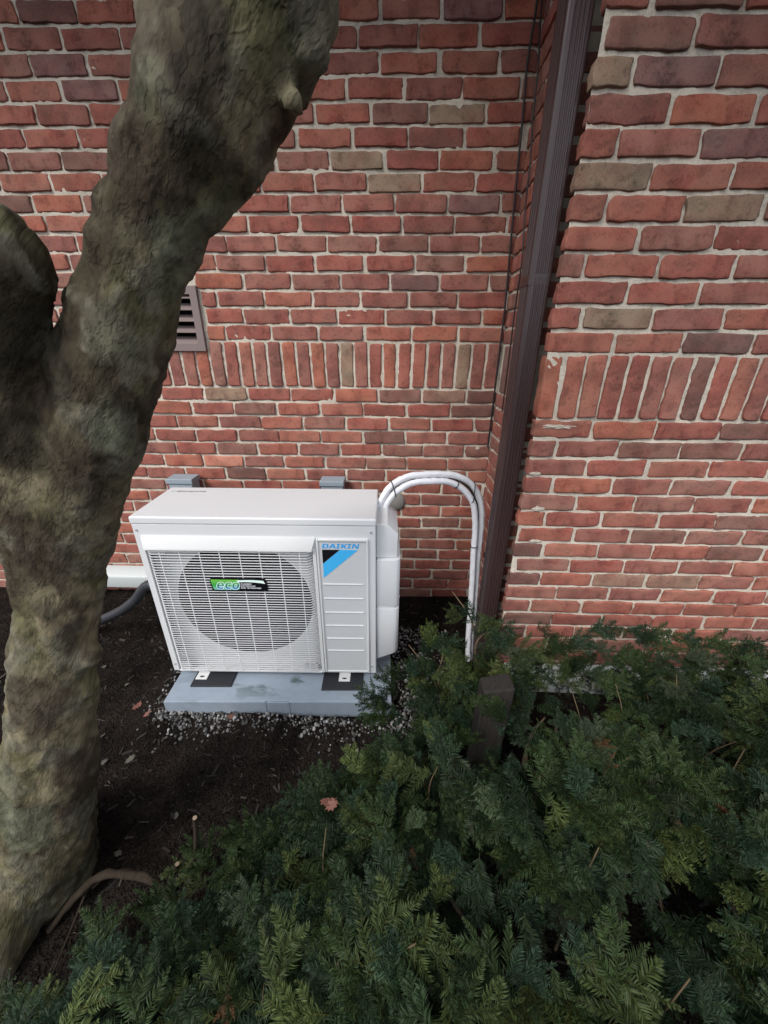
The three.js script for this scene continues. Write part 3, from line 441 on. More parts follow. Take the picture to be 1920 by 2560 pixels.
// ------------------------------------------------------------------ tree
{
  const caps = [], J = (u, v, z, rpx) => { const p = onZ(u, v, z), d = project(p)[2]; return [p, rpx * .86 * d / F]; };
  const chain = (...js) => { for (let i = 0; i < js.length - 1; i++) caps.push([js[i][0], js[i + 1][0], js[i][1], js[i + 1][1]]); };
  const base = onY(112, 2190, 0); const bz = base.z;
  const t = [[V(base.x - .015, -.15, bz), .15], [V(base.x, .02, bz), .125], J(133, 1900, bz - .03, 100), J(137, 1620, bz - .07, 98), J(150, 1460, bz - .09, 97), J(182, 1270, bz - .1, 110), J(228, 1090, bz - .11, 124), J(276, 930, bz - .11, 126), J(312, 790, bz - .11, 124), J(364, 620, bz - .11, 120), J(432, 460, bz - .11, 138), J(515, 300, bz - .1, 165)];
  chain(...t); const fork = t[t.length - 1];
  chain(fork, J(505, 130, bz - .12, 140), J(575, -40, bz - .13, 135), [V(-.84, 2.3, bz - .2), .07], [V(-1.0, 3.0, bz - .25), .055]);
  chain(fork, J(610, 140, bz - .1, 180), J(690, -20, bz - .08, 160), [V(-.62, 2.3, bz - .02), .075], [V(-.45, 3.0, bz - .0), .06]);
  // sawn-off limb on the left
  const f2 = J(80, 1270, bz - .08, 92);
  chain(t[4], f2, J(18, 1070, bz - .06, 98), J(-18, 850, bz - .05, 110), J(-22, 640, bz - .05, 142));
  const stubTop = onZ(40, 497, bz - .05).y;
  // root flare and burls
  chain(J(115, 1830, bz - .03, 80), J(20, 2010, bz + .0, 78), [V(base.x - .2, .06, bz + .06), .075], [V(base.x - .3, .0, bz + .09), .055], [V(base.x - .46, -.09, bz + .13), .04]);
  for (const [dx, dz, r] of [[.05, .25, .035], [-.14, .3, .035], [-.12, -.2, .035], [-.3, -.1, .035]]) chain([V(base.x + dx * .12, .2, bz + dz * .12), .085], [V(base.x + dx * .5, .045, bz + dz * .5), .06], [V(base.x + dx * .95, -.005, bz + dz * .95), r * 1.1], [V(base.x + dx * 1.35, -.09, bz + dz * 1.35), r]);
  const burls = [[222, 1640, 28], [222, 1712, 24], [792, 140, 26], [738, 262, 24], [335, 345, 24], [275, 500, 28], [255, 600, 24]].map(([u, v, r]) => J(u, v, bz - .06, r));
  const sdf = (x, y, z) => {
    let D = 1e3; const k = 0.018;
    for (const [a, b, ra, rb] of caps) {
      const bx = b.x - a.x, by = b.y - a.y, bzz = b.z - a.z, px = x - a.x, py = y - a.y, pz = z - a.z, h = clamp((px * bx + py * by + pz * bzz) / (bx * bx + by * by + bzz * bzz), 0, 1);
      let d = Math.hypot(px - bx * h, py - by * h, pz - bzz * h) - lerp(ra, rb, h);
      const m = clamp(.5 + .5 * (D - d) / k, 0, 1); D = D > 900 ? d : lerp(D, d, m) - k * m * (1 - m);
    }
    for (const [c, r] of burls) { const d = Math.hypot(x - c.x, y - c.y, z - c.z) - r, m = clamp(.5 + .5 * (D - d) / .03, 0, 1); D = lerp(D, d, m) - .03 * m * (1 - m); }
    if (x < -1.02) { const c = y - stubTop + (x + 1.1) * .15, cut = -(-c); const d2 = cut; if (y > stubTop - .3 && y < stubTop + .45) { const m = clamp(.5 - .5 * (D - d2) / .012, 0, 1); D = lerp(D, d2, m) + .012 * m * (1 - m); } }
    return D;
  };
  // the broad dark bark patches that the photograph shows
  const dark = [[510, 60, 95], [470, 200, 70], [440, 330, 85], [560, 330, 45], [400, 500, 60], [520, 540, 55], [330, 690, 75], [420, 800, 50], [250, 900, 60], [230, 1120, 45], [300, 1180, 50], [60, 900, 110], [40, 1120, 100], [150, 1010, 40]].map(([u, v, r]) => { const p = onZ(u, v, bz - .02); return [p, r * project(p)[2] / F]; });
  const relief = (x, y, z) => { const q = fbm(x * 5, y * 3.2, z * 5, 3), plates = smooth(fbm(x * 9 + 3, y * 7, z * 9, 3), .02, .12); return .006 * q + .0035 * plates + .005 * fbm(x * 17, y * 11, z * 17, 2) + .0035 * fbm(x * 44, y * 30, z * 44, 2); };
  // surface nets
  const h = .0098, lo = V(-1.9, -.12, bz - .52), n = [Math.ceil(1.75 / h), Math.ceil(3.1 / h), Math.ceil(1.0 / h)], sx = 1, sy = n[0], sz = n[0] * n[1], fld = new Float32Array(n[0] * n[1] * n[2]);
  const B = 7;                                                        // blocks far from the surface are filled with one value
  for (let k0 = 0; k0 < n[2]; k0 += B) for (let j0 = 0; j0 < n[1]; j0 += B) for (let i0 = 0; i0 < n[0]; i0 += B) {
    const c = sdf(lo.x + (i0 + B / 2) * h, lo.y + (j0 + B / 2) * h, lo.z + (k0 + B / 2) * h), far = Math.abs(c) > B * h * 1.6 + .03;
    for (let k = k0; k < Math.min(k0 + B, n[2]); k++) for (let j = j0; j < Math.min(j0 + B, n[1]); j++) for (let i = i0; i < Math.min(i0 + B, n[0]); i++) fld[i + j * sy + k * sz] = far ? c : sdf(lo.x + i * h, lo.y + j * h, lo.z + k * h);
  }
  const vi = new Int32Array(fld.length).fill(-1), P = [];
  for (let k = 0; k < n[2] - 1; k++) for (let j = 0; j < n[1] - 1; j++) for (let i = 0; i < n[0] - 1; i++) {
    const o = i + j * sy + k * sz; let c = 0, X = 0, Yy = 0, Z = 0, any = 0; const q = [];
    for (let m = 0; m < 8; m++) { q[m] = fld[o + (m & 1) * sx + ((m >> 1) & 1) * sy + (m >> 2) * sz]; if (q[m] < 0) any++; }
    if (any === 0 || any === 8) continue;
    for (const [a, b] of [[0, 1], [2, 3], [4, 5], [6, 7], [0, 2], [1, 3], [4, 6], [5, 7], [0, 4], [1, 5], [2, 6], [3, 7]]) if ((q[a] < 0) !== (q[b] < 0)) { const t2 = q[a] / (q[a] - q[b]); X += lerp(a & 1, b & 1, t2); Yy += lerp((a >> 1) & 1, (b >> 1) & 1, t2); Z += lerp(a >> 2, b >> 2, t2); c++; }
    vi[o] = P.length / 3; P.push(lo.x + (i + X / c) * h, lo.y + (j + Yy / c) * h, lo.z + (k + Z / c) * h);
  }
  const I = [], quad = (a, b, c, d, fl) => { if (Math.min(a, b, c, d) < 0) return; fl ? I.push(a, b, c, a, c, d) : I.push(a, c, b, a, d, c); };
  for (let k = 1; k < n[2] - 1; k++) for (let j = 1; j < n[1] - 1; j++) for (let i = 1; i < n[0] - 1; i++) {
    const o = i + j * sy + k * sz, s = fld[o] < 0;
    if (s !== (fld[o + sx] < 0)) quad(vi[o], vi[o - sy], vi[o - sy - sz], vi[o - sz], !s);
    if (s !== (fld[o + sy] < 0)) quad(vi[o], vi[o - sz], vi[o - sx - sz], vi[o - sx], !s);
    if (s !== (fld[o + sz] < 0)) quad(vi[o], vi[o - sx], vi[o - sx - sy], vi[o - sy], !s);
  }
  const U = new Float32Array(P.length / 3 * 2), C = new Float32Array(P.length), g = new THREE.BufferGeometry();
  for (let i = 0; i < P.length; i += 3) {
    let x = P[i], y = P[i + 1], z = P[i + 2]; const e = .006;
    for (let it = 0; it < 1; it++) { const a = sdf(x + e, y, z) - sdf(x - e, y, z), b = sdf(x, y + e, z) - sdf(x, y - e, z), c = sdf(x, y, z + e) - sdf(x, y, z - e), l = Math.hypot(a, b, c) || 1, d = clamp(sdf(x, y, z), -h, h); x -= a / l * d; y -= b / l * d; z -= c / l * d; }
    P[i] = x; P[i + 1] = y; P[i + 2] = z;
    const gx = sdf(x + e, y, z) - sdf(x - e, y, z), gy = sdf(x, y + e, z) - sdf(x, y - e, z), gz = sdf(x, y, z + e) - sdf(x, y, z - e), l = Math.hypot(gx, gy, gz) || 1, r = relief(x, y, z);
    P[i] += gx / l * r; P[i + 1] += gy / l * r; P[i + 2] += gz / l * r;
    U[i / 3 * 2] = (x - (y - .9) * .38) * 3.4 - z * 1.7; U[i / 3 * 2 + 1] = y * 2.1 + z * 1.2;
    // bark: dark brown, olive algae, tan smooth bark, grey lichen
    const a = fbm(x * 4.2, y * 2.6, z * 4.2, 4), b = fbm(x * 6 + 9, y * 4, z * 6, 4), cc = fbm(x * 9 + 3, y * 7, z * 9, 3), d = fbm(x * 3 + 20, y * 2, z * 3, 3);
    let c = [.098, .086, .058]; const mix = (t2, q) => { t2 = clamp(t2, 0, 1); c = c.map((v, k2) => lerp(v, q[k2], t2)); };
    mix(smooth(a, -.04, .18), [.175, .148, .096]); mix(smooth(b, .05, .22) * .75, [.1, .095, .05]); mix(smooth(-a, .06, .2) * .8, [.046, .036, .025]); mix(smooth(cc, .1, .16) * .7, [.155, .145, .11]); mix(smooth(-b, .1, .24) * .75, [.05, .037, .027]); mix(smooth(d, .2, .35) * .5, [.135, .145, .1]); { let w = 0; const nn = .6 * fbm(x * 9, y * 7, z * 9, 3); for (const [q, r] of dark) w = Math.max(w, smooth(1 - Math.hypot(x - q.x, (y - q.y) * .75, z - q.z) / r + nn, .1, .45)); mix(w * .82, [.032, .027, .02]); }
    const k = 1 + .5 * fbm(x * 40, y * 22, z * 40, 2); for (let m = 0; m < 3; m++) C[i + m] = c[m] * k;
  }
  g.setAttribute('position', new THREE.Float32BufferAttribute(P, 3)); g.setAttribute('uv', new THREE.Float32BufferAttribute(U, 2)); g.setAttribute('color', new THREE.Float32BufferAttribute(C, 3)); g.setIndex(I); g.computeVertexNormals();
  const barkMap = tex(512, (a, b) => { const q = tn(a, b, 10, 5), s = tn2(a, b, 60, 3), st = tn(a * 1, b, 32, 2), crack = smooth(Math.abs(tn2(a + .2, b, 14, 4) - .5), .0, .05), li = smooth(tn2(a, b + .4, 26, 3), .63, .67), k = (.78 + .6 * (q - .5) + .55 * (s - .5) + .2 * (st - .5)) * (.78 + .22 * crack); return [lerp(k, .95, li * .6), lerp(k * .99, .97, li * .6), lerp(k * .96, .88, li * .6)]; });
  const bark = matte(0xffffff, .95, { vertexColors: true, map: barkMap, bumpMap: barkMap, bumpScale: .003 });
  const T = grp('tree', base.x, 0, bz); const tr = mk('trunk', g, bark, T); tr.position.set(-base.x, 0, -bz);
  // boughs and crown well above the frame
  const R = rng(41), leafG = new THREE.BufferGeometry(); { const L = [0, 0, 0, .012, .018, .003, 0, .045, -.003, -.012, .018, .003]; leafG.setAttribute('position', new THREE.Float32BufferAttribute(L, 3)); leafG.setAttribute('uv', new THREE.Float32BufferAttribute([0, 0, 1, .5, .5, 1, 0, .5], 2)); leafG.setIndex([0, 1, 2, 0, 2, 3]); leafG.computeVertexNormals(); }
  const leaf = std(lin(.05, .07, .025), .8, { side: THREE.DoubleSide }), cr = new THREE.InstancedMesh(leafG, leaf, 5200); cr.name = 'crown'; cr.userData.kind = 'stuff'; let q = 0; const mm = new THREE.Matrix4(), qq = new THREE.Quaternion();
  const tips = [[V(-1.0, 2.95, bz - .25), .055], [V(-.45, 2.95, bz), .06]];
  for (const [p0, r0] of tips) for (let b = 0; b < 5; b++) {
    const dir = V(R() - .5, .35 + R() * .5, R() - .1).normalize(), L = 1.3 + R() * .7, p1 = p0.clone().addScaledVector(dir, L * .5).add(V(0, .06, 0)), p2 = p0.clone().addScaledVector(dir, L).add(V(0, .3, 0));
    const bo = mk('bough', taperTube([p0, p1, p2], [r0 * .7, r0 * .4, .008], 14, 7, .1, b), bark, T); { const a = bo.geometry.attributes.position.count, col = new Float32Array(a * 3); for (let i = 0; i < a; i++) col.set([.09, .075, .05], i * 3); bo.geometry.setAttribute('color', new THREE.BufferAttribute(col, 3)); } bo.position.set(-base.x, 0, -bz);
    for (let i = 0; i < 520; i++) { const c = p1.clone().lerp(p2, R() * 1.1).add(V(R() - .5, R() - .4, R() - .5).multiplyScalar(.75)); mm.compose(c.sub(V(base.x, 0, bz)), qq.setFromEuler(new THREE.Euler(R() * 6, R() * 6, R() * 6)), V(1, 1, 1).multiplyScalar(.8 + R() * .7)); cr.setMatrixAt(q++, mm); }
  }
  cr.count = q; T.add(cr);
  put(T, 'thick mottled tree trunk with a sawn-off limb leaning before the brick wall', 'tree');
}

// ------------------------------------------------------------------ hedge of yew
{
  const R = rng(99);
  // one spray, the same needles everywhere in the hedge: an axis with side shoots, two ranks of needles on each
  function spray(seed, L = .17) {
    const R = rng(seed), P = [], I = [], C = [], droop = .25 + R() * .5;
    const bend = (t) => V(0, t - 0, 0);
    const shoot = (o, dir, nrm, len, tone) => {
      const side = dir.clone().cross(nrm).normalize(), n = Math.round(len / .0023), pos = (t) => o.clone().addScaledVector(dir, t * len).addScaledVector(nrm, -droop * t * t * len * .45);
      for (let i = 0; i < n; i++) for (const s of [-1, 1]) {
        const t = .06 + .94 * (i + R() * .6) / n, b = pos(t), l = (.014 + R() * .009) * Math.min(1, 1.5 * (1.12 - t)) , f = .5 + R() * .25, ang = (R() - .5) * 2.1 + .25, d = side.clone().multiplyScalar(s * Math.cos(ang)).addScaledVector(nrm, Math.sin(ang)).addScaledVector(dir, f + .15).normalize(), wv = d.clone().cross(nrm.clone().addScaledVector(side, (R() - .5) * 1.4)).normalize().multiplyScalar(.00105), tip = b.clone().addScaledVector(d, l).addScaledVector(nrm, -l * .18), mid = b.clone().addScaledVector(d, l * .55).addScaledVector(nrm, l * .04), k = P.length / 3, c = tone * (.55 + R() * .9);
        for (const v of [b.clone().addScaledVector(wv, .5), b.clone().addScaledVector(wv, -.5), mid.clone().add(wv), mid.clone().sub(wv), tip]) { P.push(v.x, v.y, v.z); C.push(c, c, c); }
        I.push(k, k + 1, k + 2, k + 2, k + 1, k + 3, k + 2, k + 3, k + 4);
      }
      const k = P.length / 3, m = 5;                                  // the twig itself, three-sided
      for (let i = 0; i <= m; i++) { const b = pos(i / m), r = .0016 * (1.1 - i / m * .7); for (let a = 0; a < 3; a++) { const v = b.clone().addScaledVector(side, Math.cos(a * 2.1) * r).addScaledVector(nrm, Math.sin(a * 2.1) * r); P.push(v.x, v.y, v.z); C.push(.9, .75, .55); } }
      for (let i = 0; i < m; i++) for (let a = 0; a < 3; a++) { const A = k + i * 3 + a, B = k + i * 3 + (a + 1) % 3; I.push(A, B, A + 3, B, B + 3, A + 3); }
      return pos;
    };
    const up = V(0, 1, 0), nz = V(0, 0, 1), main = shoot(V(0, 0, 0), up, nz, L, 1);
    const ns = 3 + Math.floor(R() * 4);
    for (let i = 0; i < ns; i++) { const t = .12 + .6 * i / ns + R() * .1, s = i % 2 ? 1 : -1; shoot(main(t), V(s * (.4 + R() * .6), .8, (R() - .5) * 1.1).normalize(), nz, L * (.62 - .45 * t) * (.8 + R() * .4), .95 + R() * .3); }
    const g = new THREE.BufferGeometry(); g.setAttribute('position', new THREE.Float32BufferAttribute(P, 3)); g.setAttribute('color', new THREE.Float32BufferAttribute(C, 3)); g.setAttribute('uv', new THREE.Float32BufferAttribute(new Float32Array(P.length / 3 * 2), 2)); g.setIndex(I); g.computeVertexNormals(); return g;
  }
  const sprays = [1, 2, 3, 4, 5, 6, 7, 8, 9].map((i) => spray(i * 31, .09 + .008 * ((i * 5) % 9)));
  const H = grp('yew_hedge', .2, 0, 1.35), o = V(.2, 0, 1.35);
  const bound = (pts, z) => { for (let i = 0; i < pts.length - 1; i++) if (z <= pts[i + 1][0]) return lerp(pts[i][1], pts[i + 1][1], clamp((z - pts[i][0]) / (pts[i + 1][0] - pts[i][0]), 0, 1)); return pts[pts.length - 1][1]; };
  const left = [[.74, .02], [.86, -.28], [.98, -.4], [1.1, -.52], [1.2, -.86], [1.34, -.93], [1.46, -1.02], [1.6, -1.3], [1.75, -1.5], [2.1, -1.6]];
  const top = (x, z) => { const e = smooth(x - bound(left, z), 0, .55), a = lerp(.33, .4, smooth(z, .85, 1.2)); return (a + .1 * smooth(z, 1.15, 1.6) + .1 * fbm(x * 2.1, 5, z * 2.1, 3) - .1 * smooth(-x, .3, .8)) * (.3 + .7 * e); };
  const items = [], stumpRect = (u, v) => u > 1140 && u < 1250 && v > 1735 && v < 1930;
  let guard = 0;
  while (items.length < 3900 && guard++ < 150000) {
    const z = .76 + R() * 1.3, x = -1.6 + R() * 3.4; if (x < bound(left, z) + .01) continue;
    const far = smooth(z, .78, 1.1); if (z < 1.12 && x > -.08 && R() > .07 + .42 * far) continue;
    const h = top(x, z), y = h * (1 - .75 * R() * R()), p = V(x, y, z), hole = fbm(x * 3.3 + 40, y * 3, z * 3.3, 2); if (hole > .0 && R() < .9) continue;
    const az = R() * 6.283, el = lerp(-.85, .8, R()) * (z < 1.05 ? .9 : 1), toward = V(Math.cos(az), 0, Math.sin(az) + .45).normalize(), dir = toward.clone().multiplyScalar(Math.cos(el)).add(V(0, Math.sin(el), 0)), nrm = V((R() - .5) * .5, 1, (R() - .5) * .5 + .25); nrm.addScaledVector(dir, -nrm.dot(dir)).normalize();
    const sc = (.7 + R() * .55) * lerp(1, .85, smooth(z, 1.2, 1.7)), tipp = p.clone().addScaledVector(dir, .12 * sc);
    if (tipp.distanceTo(CAM) < .52 || p.distanceTo(CAM) < .55 || tipp.z < .66 || tipp.z > 2.1) continue;
    const [u, v, d] = project(p), [u2, v2, d2] = project(tipp); if ((stumpRect(u, v) || stumpRect(u2, v2) || stumpRect((u + u2) / 2, (v + v2) / 2)) && Math.min(d, d2) < 1.36) continue;
    if (Math.min(u, u2) < 900 && Math.min(v, v2) < 1740) continue; if (Math.min(u, u2) < 860 && Math.min(v, v2) < 1830) continue;
    const tone = R(); items.push({ p, dir, nrm, sc: tone > .992 ? sc * .55 : sc, k: Math.floor(R() * sprays.length), tone, d, vis: d > .1 && u > -50 && u < 1970 && v > 1400 && v < 2620 ? y / h / d : -d });
  }
  // sprays that stand up before the wall and the lower right corner of the unit
  for (const [u, v, z, az, el, sc] of [[1165, 1800, 1.13, 2.0, 1.0, .75], [1215, 1790, 1.14, 1.2, .9, .7], [1245, 1800, 1.14, 1.9, 1.1, .75], [1190, 1770, 1.12, .6, .6, .6], [1160, 1880, 1.17, 1.3, .9, .8], [1235, 1900, 1.18, 2.0, .9, .8], [975, 1742, .94, 2.35, 1.0, 1.05], [960, 1765, .95, 2.5, .9, 1.1], [945, 1775, .96, 2.9, .6, .9], [1010, 1700, .9, 2.4, .8, .9], [1040, 1690, .92, 2.2, 1.1, .85], [985, 1760, .95, 2.9, .35, .9], [960, 1790, .98, 3.0, .1, .9], [1000, 1800, 1, 2.7, .5, 1], [950, 1740, .96, 2.9, .7, .8], [1080, 1650, .86, 1.9, 1.0, .9], [1120, 1660, .86, 1.4, 1.2, .8], [1150, 1640, .85, 2.2, 1, .8], [1090, 1620, .85, 2.6, .9, .7], [1230, 1640, .82, .9, .8, .9], [1280, 1650, .82, .3, .6, 1], [1350, 1640, .8, .2, .7, 1], [1420, 1600, .8, .1, .45, 1], [1480, 1580, .8, .1, .25, 1.1], [1560, 1570, .8, .05, -.1, 1.1], [1620, 1570, .8, -.1, -.25, 1.1], [1440, 1660, .8, 1, .9, .9], [1400, 1620, .8, 2.8, .9, .8], [1690, 1600, .8, .2, -.2, 1.1], [1760, 1610, .82, 0, .1, 1.1], [1820, 1650, .82, .1, .4, 1.1], [1700, 1660, .82, .8, .5, 1], [1530, 1650, .82, .6, .3, 1], [1600, 1660, .82, -.1, -.2, 1], [1870, 1640, .85, .5, .7, 1]]) {
    const p = onZ(u, v, z), dir = V(Math.cos(az) * Math.cos(el), Math.sin(el), .35 * Math.cos(el)).normalize(), nrm = V(0, .55, .85); nrm.addScaledVector(dir, -nrm.dot(dir)).normalize();
    for (let r = 0; r < 2; r++) items.push({ p: p.clone().add(V((R() - .5) * .04, (R() - .5) * .03, (R() - .5) * .04)), dir: dir.clone().add(V((R() - .5) * .5, (R() - .5) * .4, (R() - .5) * .4)).normalize(), nrm, sc: sc * (1 - .2 * r), k: Math.floor(R() * 8), tone: .25 + R() * .5, d: 1, vis: 9 });
  }
  // the loose fringe of sprays along the far edge, in front of the pipes, the downspout foot and the wall
  for (let i = 0; i < 300; i++) {
    const near = i < 90, u = near ? 1050 + R() * 240 : 1260 + R() * 720, top = near ? 1500 : 1515 + 40 * N3(u * .006, 4, 2) + Math.max(0, u - 1650) * .2, v = top + (1735 - top) * (1 - R() * R() * .9), z = (near ? .84 : .76) + R() * .14;
    if (!near && N3(u * .012, v * .012, 7) > .25) continue;
    const p = onZ(u, v, z); if (p.y < .02) p.y = .02 + R() * .08;
    const az = R() * 3.14, el = -.1 + R() * 1.1, dir = V(Math.cos(az) * Math.cos(el), Math.sin(el), (.1 + R() * .5) * Math.cos(el)).normalize(), nrm = V((R() - .5) * .5, .6, .7); nrm.addScaledVector(dir, -nrm.dot(dir)).normalize();
    items.push({ p, dir, nrm, sc: .55 + R() * .45, k: Math.floor(R() * 8), tone: R() < .45 ? .78 + R() * .17 : R() * .75, d: 1, vis: .2 });
  }
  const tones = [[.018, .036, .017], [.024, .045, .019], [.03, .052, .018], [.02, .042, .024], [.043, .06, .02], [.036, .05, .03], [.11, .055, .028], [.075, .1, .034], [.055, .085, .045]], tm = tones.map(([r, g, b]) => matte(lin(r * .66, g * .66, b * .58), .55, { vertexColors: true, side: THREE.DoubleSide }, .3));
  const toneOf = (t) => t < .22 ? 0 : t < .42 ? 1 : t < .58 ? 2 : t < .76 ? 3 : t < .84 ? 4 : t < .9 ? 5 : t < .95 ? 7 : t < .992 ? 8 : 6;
  items.sort((a, b) => b.vis - a.vis);
  const M = (it) => { const x = it.dir.clone().cross(it.nrm).normalize(), z = x.clone().cross(it.dir); return new THREE.Matrix4().makeBasis(x, it.dir, z).scale(V(it.sc, it.sc, it.sc)).setPosition(it.p.clone().sub(o)); };
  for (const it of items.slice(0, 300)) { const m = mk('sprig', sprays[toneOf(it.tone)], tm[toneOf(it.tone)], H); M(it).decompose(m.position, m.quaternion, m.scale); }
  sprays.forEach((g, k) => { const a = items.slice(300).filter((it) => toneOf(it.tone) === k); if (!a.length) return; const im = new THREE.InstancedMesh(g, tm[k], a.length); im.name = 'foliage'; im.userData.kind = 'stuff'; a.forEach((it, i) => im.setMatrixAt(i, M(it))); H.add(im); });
  const wood = std(lin(.1, .07, .045), .9, { bumpMap: sand, bumpScale: .003 });
  for (let i = 0; i < 34; i++) { const x = -.75 + R() * 2.2, z = .98 + R() * .85; if (x < bound(left, z) + .12) continue; const p = V(x, -.03, z), q = V(x + (R() - .5) * .3, top(x, z) * .62, z + (R() - .5) * .3), mid = p.clone().lerp(q, .5).add(V((R() - .5) * .1, .03, (R() - .5) * .1)); mk('stem', taperTube([p, mid, q].map((v) => v.sub(o)), [.011, .007, .003], 10, 6, .15, i), wood, H); }
  const bare = matte(lin(.13, .095, .055), .85);
  for (let i = 0; i < 45; i++) { const x = -.9 + R() * 2.3, z = .9 + R() * .8; if (x < bound(left, z) + .1) continue; const p = V(x, top(x, z) * .45, z), q = V(x + (R() - .5) * .2, top(x, z) * (.95 + R() * .2), z + (R() - .4) * .2); const [u, v] = project(q); if (stumpRect(u, v)) continue; mk('bare_twig', taperTube([p, p.clone().lerp(q, .5).add(V((R() - .5) * .05, .02, (R() - .5) * .05)), q].map((v) => v.sub(o)), [.003, .0022, .0012], 10, 5, .2, i), bare, H); }
  for (const pts of [[[1130, 1478, .84], [1150, 1505, .84], [1172, 1535, .85], [1185, 1570, .86]], [[1238, 1560, .84], [1192, 1605, .85], [1188, 1640, .86], [1196, 1680, .88]], [[1248, 1585, .84], [1215, 1625, .85], [1196, 1660, .87]], [[1022, 1612, .84], [1055, 1655, .86], [1085, 1700, .9], [1100, 1740, .94]], [[1108, 1590, .86], [1105, 1650, .88], [1092, 1690, .9], [1110, 1740, .93]]]) mk('bare_twig', taperTube(pts.map(([u, v, z]) => onZ(u, v, z).sub(o)), [.0018, .0024, .003, .0036], 12, 6, .15, pts[0][0]), bare, H);
  put(H, 'dark green yew hedge with flat needled sprays in front of the projecting wall', 'hedge');
}
{ // weathered stump in the hedge
  const b = onY(1192, 1962, 0), p = grp('wooden_stump', b.x, 0, b.z), m = matte(lin(.045, .039, .036), .95, { map: rep(mortarMap, 3, 1), bumpMap: rep(sand, 4, .6), bumpScale: .006 });
  const t = onZ(1203, 1705, b.z).y; const sg = new RoundedBoxGeometry(.086, t + .05, .06, 5, .006), sq = sg.attributes.position; for (let i = 0; i < sq.count; i++) { const y = sq.getY(i), k = 1 + .1 * N3(sq.getX(i) * 9, y * 6, sq.getZ(i) * 9); sq.setXYZ(i, sq.getX(i) * k + y * .02, y + (y > 0 ? sq.getX(i) * .25 : 0), sq.getZ(i) * k); } sg.translate(0, (t - .05) / 2, 0); sg.computeVertexNormals(); mk('stem', sg, m, p);
  put(p, 'short grey-brown weathered stump standing upright inside the yew hedge', 'stump');
}

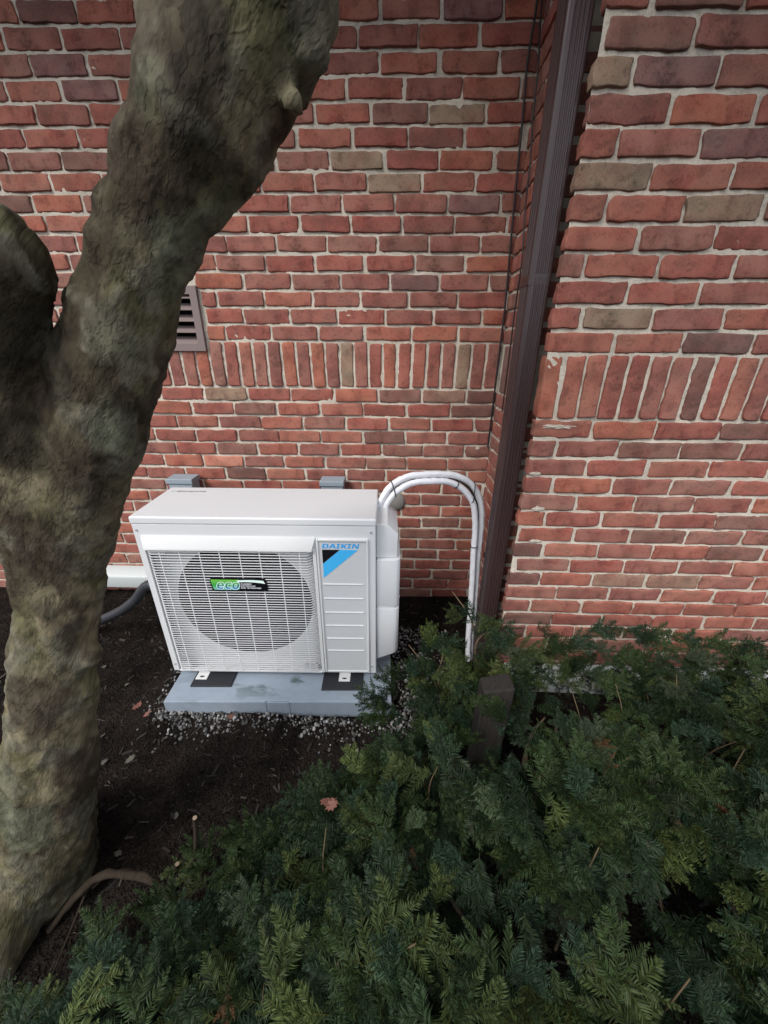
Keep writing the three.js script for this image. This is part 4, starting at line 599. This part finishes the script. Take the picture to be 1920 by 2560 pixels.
// ------------------------------------------------------------------ ground litter
{
  const R = rng(5), M = new THREE.Matrix4(), Q = new THREE.Quaternion(), E = new THREE.Euler();
  const peb = new THREE.IcosahedronGeometry(1, 1); { const q = peb.attributes.position; for (let i = 0; i < q.count; i++) { const k = 1 + .18 * N3(q.getX(i) * 2, q.getY(i) * 2, q.getZ(i) * 2); q.setXYZ(i, q.getX(i) * k, q.getY(i) * k * .7, q.getZ(i) * k * .85); } peb.computeVertexNormals(); }
  const im = new THREE.InstancedMesh(mergeVertices(peb), std(0xffffff, .9), 2500); im.name = 'gravel'; let n = 0, guard = 0;
  while (n < 2500 && guard++ < 80000) {
    const x = -1.62 + R() * 1.5, z = .3 + R() * .78; if (inPad(x, z, -.004)) continue;
    const dz = z - .84, dx = x > -.485 ? x + .485 : x < -1.41 ? -1.41 - x : 0, dist = Math.hypot(Math.max(0, dz), dx), w = (x > -.485 ? Math.exp(-((dist / .2) ** 2)) : x < -1.41 ? Math.exp(-((dist / .05) ** 2)) : Math.exp(-((dist / (.07 + .05 * fbm(x * 4, 2, 0, 2))) ** 2))) * (.55 + .8 * fbm(x * 6, 1, z * 6, 2)); if (R() > w) continue;
    const s = .0035 + .0065 * R() * R(); M.compose(V(x, groundY(x, z) + s * .35, z), Q.setFromEuler(E.set(R() * 6, R() * 6, R() * 6)), V(s, s, s)); im.setMatrixAt(n, M); const k = .05 + .3 * R() ** 3, wv = (R() - .5) * .12; im.setColorAt(n, lin(k * (1 + wv), k * .97, k * (.93 - wv))); n++;
  }
  im.count = n; put(im, 'pale grey gravel scattered round the equipment pad', 'gravel', null, 'stuff');
  // brown needles and bark chips over the soil
  const chip = new THREE.BoxGeometry(1, .12, .2), lt = new THREE.InstancedMesh(chip, std(0xffffff, .95), 5200); lt.name = 'mulch'; n = 0;
  while (n < 5200) { const x = -2.4 + R() * 3.6, z = .05 + R() * 1.85; if (inPad(x, z, .01) || x > 0 && z < .62) continue; const s = .008 + .034 * R() ** 3; M.compose(V(x, groundY(x, z) + .001, z), Q.setFromEuler(E.set((R() - .5) * .7, R() * 6.3, (R() - .5) * .7)), V(s, s * .8, s * (.4 + R() * .8))); lt.setMatrixAt(n, M); const k = .01 + .05 * R() ** 4; lt.setColorAt(n, lin(k * 1.15, k * .9, k * .7)); n++; }
  put(lt, 'dark shredded mulch and needles covering the soil', 'mulch', null, 'stuff');
  // fallen leaves
  const leafG = (s) => { const q = rng(s), sh = new THREE.Shape(), m = 9, pts = []; for (let i = 0; i < m * 2; i++) { const a = i / (m * 2) * Math.PI * 2, r = (i % 2 ? .72 : 1) * (.8 + q() * .35); pts.push(new THREE.Vector2(Math.cos(a) * r * 1.25, Math.sin(a) * r * .8)); } sh.setFromPoints(pts); const g = new THREE.ShapeGeometry(sh), p = g.attributes.position; for (let i = 0; i < p.count; i++) p.setZ(i, .22 * Math.sin(p.getX(i) * 2 + s) + .15 * p.getY(i) ** 2); const top = g.clone(); g.computeVertexNormals(); g.rotateX(-Math.PI / 2); return g; };
  const lg = [1, 2, 3, 4].map(leafG), red = std(lin(.17, .07, .05), .8, { side: THREE.DoubleSide }), tan = std(lin(.2, .14, .085), .85, { side: THREE.DoubleSide }), pale = std(lin(.09, .088, .066), .85, { side: THREE.DoubleSide });
  const leaf = (u, v, r, m, label, y = 0) => { const p = onY(u, v, y), o = mk('fallen_leaf', lg[Math.floor(R() * 4)], m); o.position.set(p.x, Math.max(groundY(p.x, p.z), y) + r * .2, p.z); o.scale.setScalar(r); o.rotation.set((R() - .5) * .35, R() * 6, (R() - .5) * .35); put(o, label, 'leaf', 'fallen leaves on the bed'); };
  leaf(582, 1799, .023, red, 'largest dull red fallen leaf lying in the gravel before the grey pad'); leaf(372, 1792, .016, red, 'small red fallen leaf just off the left front corner of the pad'); leaf(343, 1766, .02, red, 'brownish red fallen leaf on the soil left of the pad');
  for (const [u, v, r] of [[228, 1822, .014], [262, 1905, .013], [325, 1900, .016], [385, 1878, .009], [296, 2135, .012], [440, 2040, .011], [260, 1668, .014], [318, 1712, .009]]) leaf(u, v, r, pale, 'small pale dry leaf lying on the dark soil between tree and pad');
  for (const [u, v, r, y] of [[820, 2005, .02, .3], [830, 2015, .018, .3], [1500, 2065, .02, .35], [1255, 1800, .014, .1], [1100, 1795, .015, .05], [1700, 2070, .016, .35]]) leaf(u, v, r * .9, R() < .75 ? red : tan, 'reddish brown leaf caught among the yew sprays', y);
  // root, cut stems and twigs between tree and hedge
  const wood = matte(lin(.06, .046, .035), .95, { map: mortarMap, bumpMap: rep(sand, 8), bumpScale: .006 }), cutw = std(lin(.26, .2, .13), .85);
  const on = (a, lift) => a.map(([u, v, y]) => onY(u, v, y ?? lift));
  put(mk('surface_root', taperTube(on([[120, 2330, .0], [190, 2240, .04], [240, 2195, .06], [310, 2185, .07], [380, 2200, .06], [430, 2260, .0]]), [.007, .009, .011, .011, .009, .005], 40, 9, .4, 2), wood), 'grey-brown surface root arching out of the soil beside the trunk', 'root');
  const stub = (name, pts, r, label) => { const g = grp(name), P = pts.map(([u, v, z]) => onZ(u, v, z)); const b = P[0].clone(); b.y = 0; g.position.copy(b); P[0].y = Math.min(P[0].y, -.01); const L = P.map((p) => p.clone().sub(b)); mk('stem', taperTube(L, r, 14, 7, .15, pts[0][0]), wood, g); const c = new THREE.CylinderGeometry(r[r.length - 1] * .9, r[r.length - 1] * .9, .003, 8), d = L[L.length - 1].clone().sub(L[L.length - 2]).normalize(); c.applyQuaternion(new THREE.Quaternion().setFromUnitVectors(V(0, 1, 0), d)); const e = L[L.length - 1]; c.translate(e.x, e.y, e.z); mk('cut_end', c, cutw, g); put(g, label, 'cut stem'); };
  stub('cut_stem', [[470, 2235, 1.36], [482, 2160, 1.36], [490, 2105, 1.355], [487, 2045, 1.35]], [.007, .0065, .006, .006], 'tallest upright cut stem with pale tip left of the hedge');
  stub('cut_stem', [[415, 2255, 1.38], [425, 2215, 1.38], [443, 2160, 1.375]], [.008, .007, .006], 'short leaning cut stem near the surface root');
  stub('cut_stem', [[610, 2090, 1.26], [618, 2070, 1.26], [632, 2045, 1.25]], [.005, .004, .0035], 'thin cut stem at the left edge of the hedge');
  const tw = (pts, r, label) => put(mk('twig', taperTube(on(pts, .006), [r, r * .8, r * .4], 12, 5, .2, pts[0][0]), wood), label, 'twig');
  tw([[222, 2215, .03], [175, 2330, .02], [120, 2460, .01]], .004, 'long thin twig lying on the soil below the surface root'); tw([[420, 1832, .006], [400, 1850, .008], [392, 1865, .006]], .002, 'tiny pale twig on the soil before the pad corner'); tw([[250, 1560, .006], [330, 1520, .01], [372, 1500, .006]], .003, 'dry twig on the soil beneath the black hose'); tw([[640, 1800, .01], [700, 1815, .012], [760, 1808, .01]], .003, 'thin twig in the gravel before the pad centre');
}

scene.traverse((o) => { if (o.isMesh) { o.castShadow = true; o.receiveShadow = true; } });
renderer.render(scene, camera);
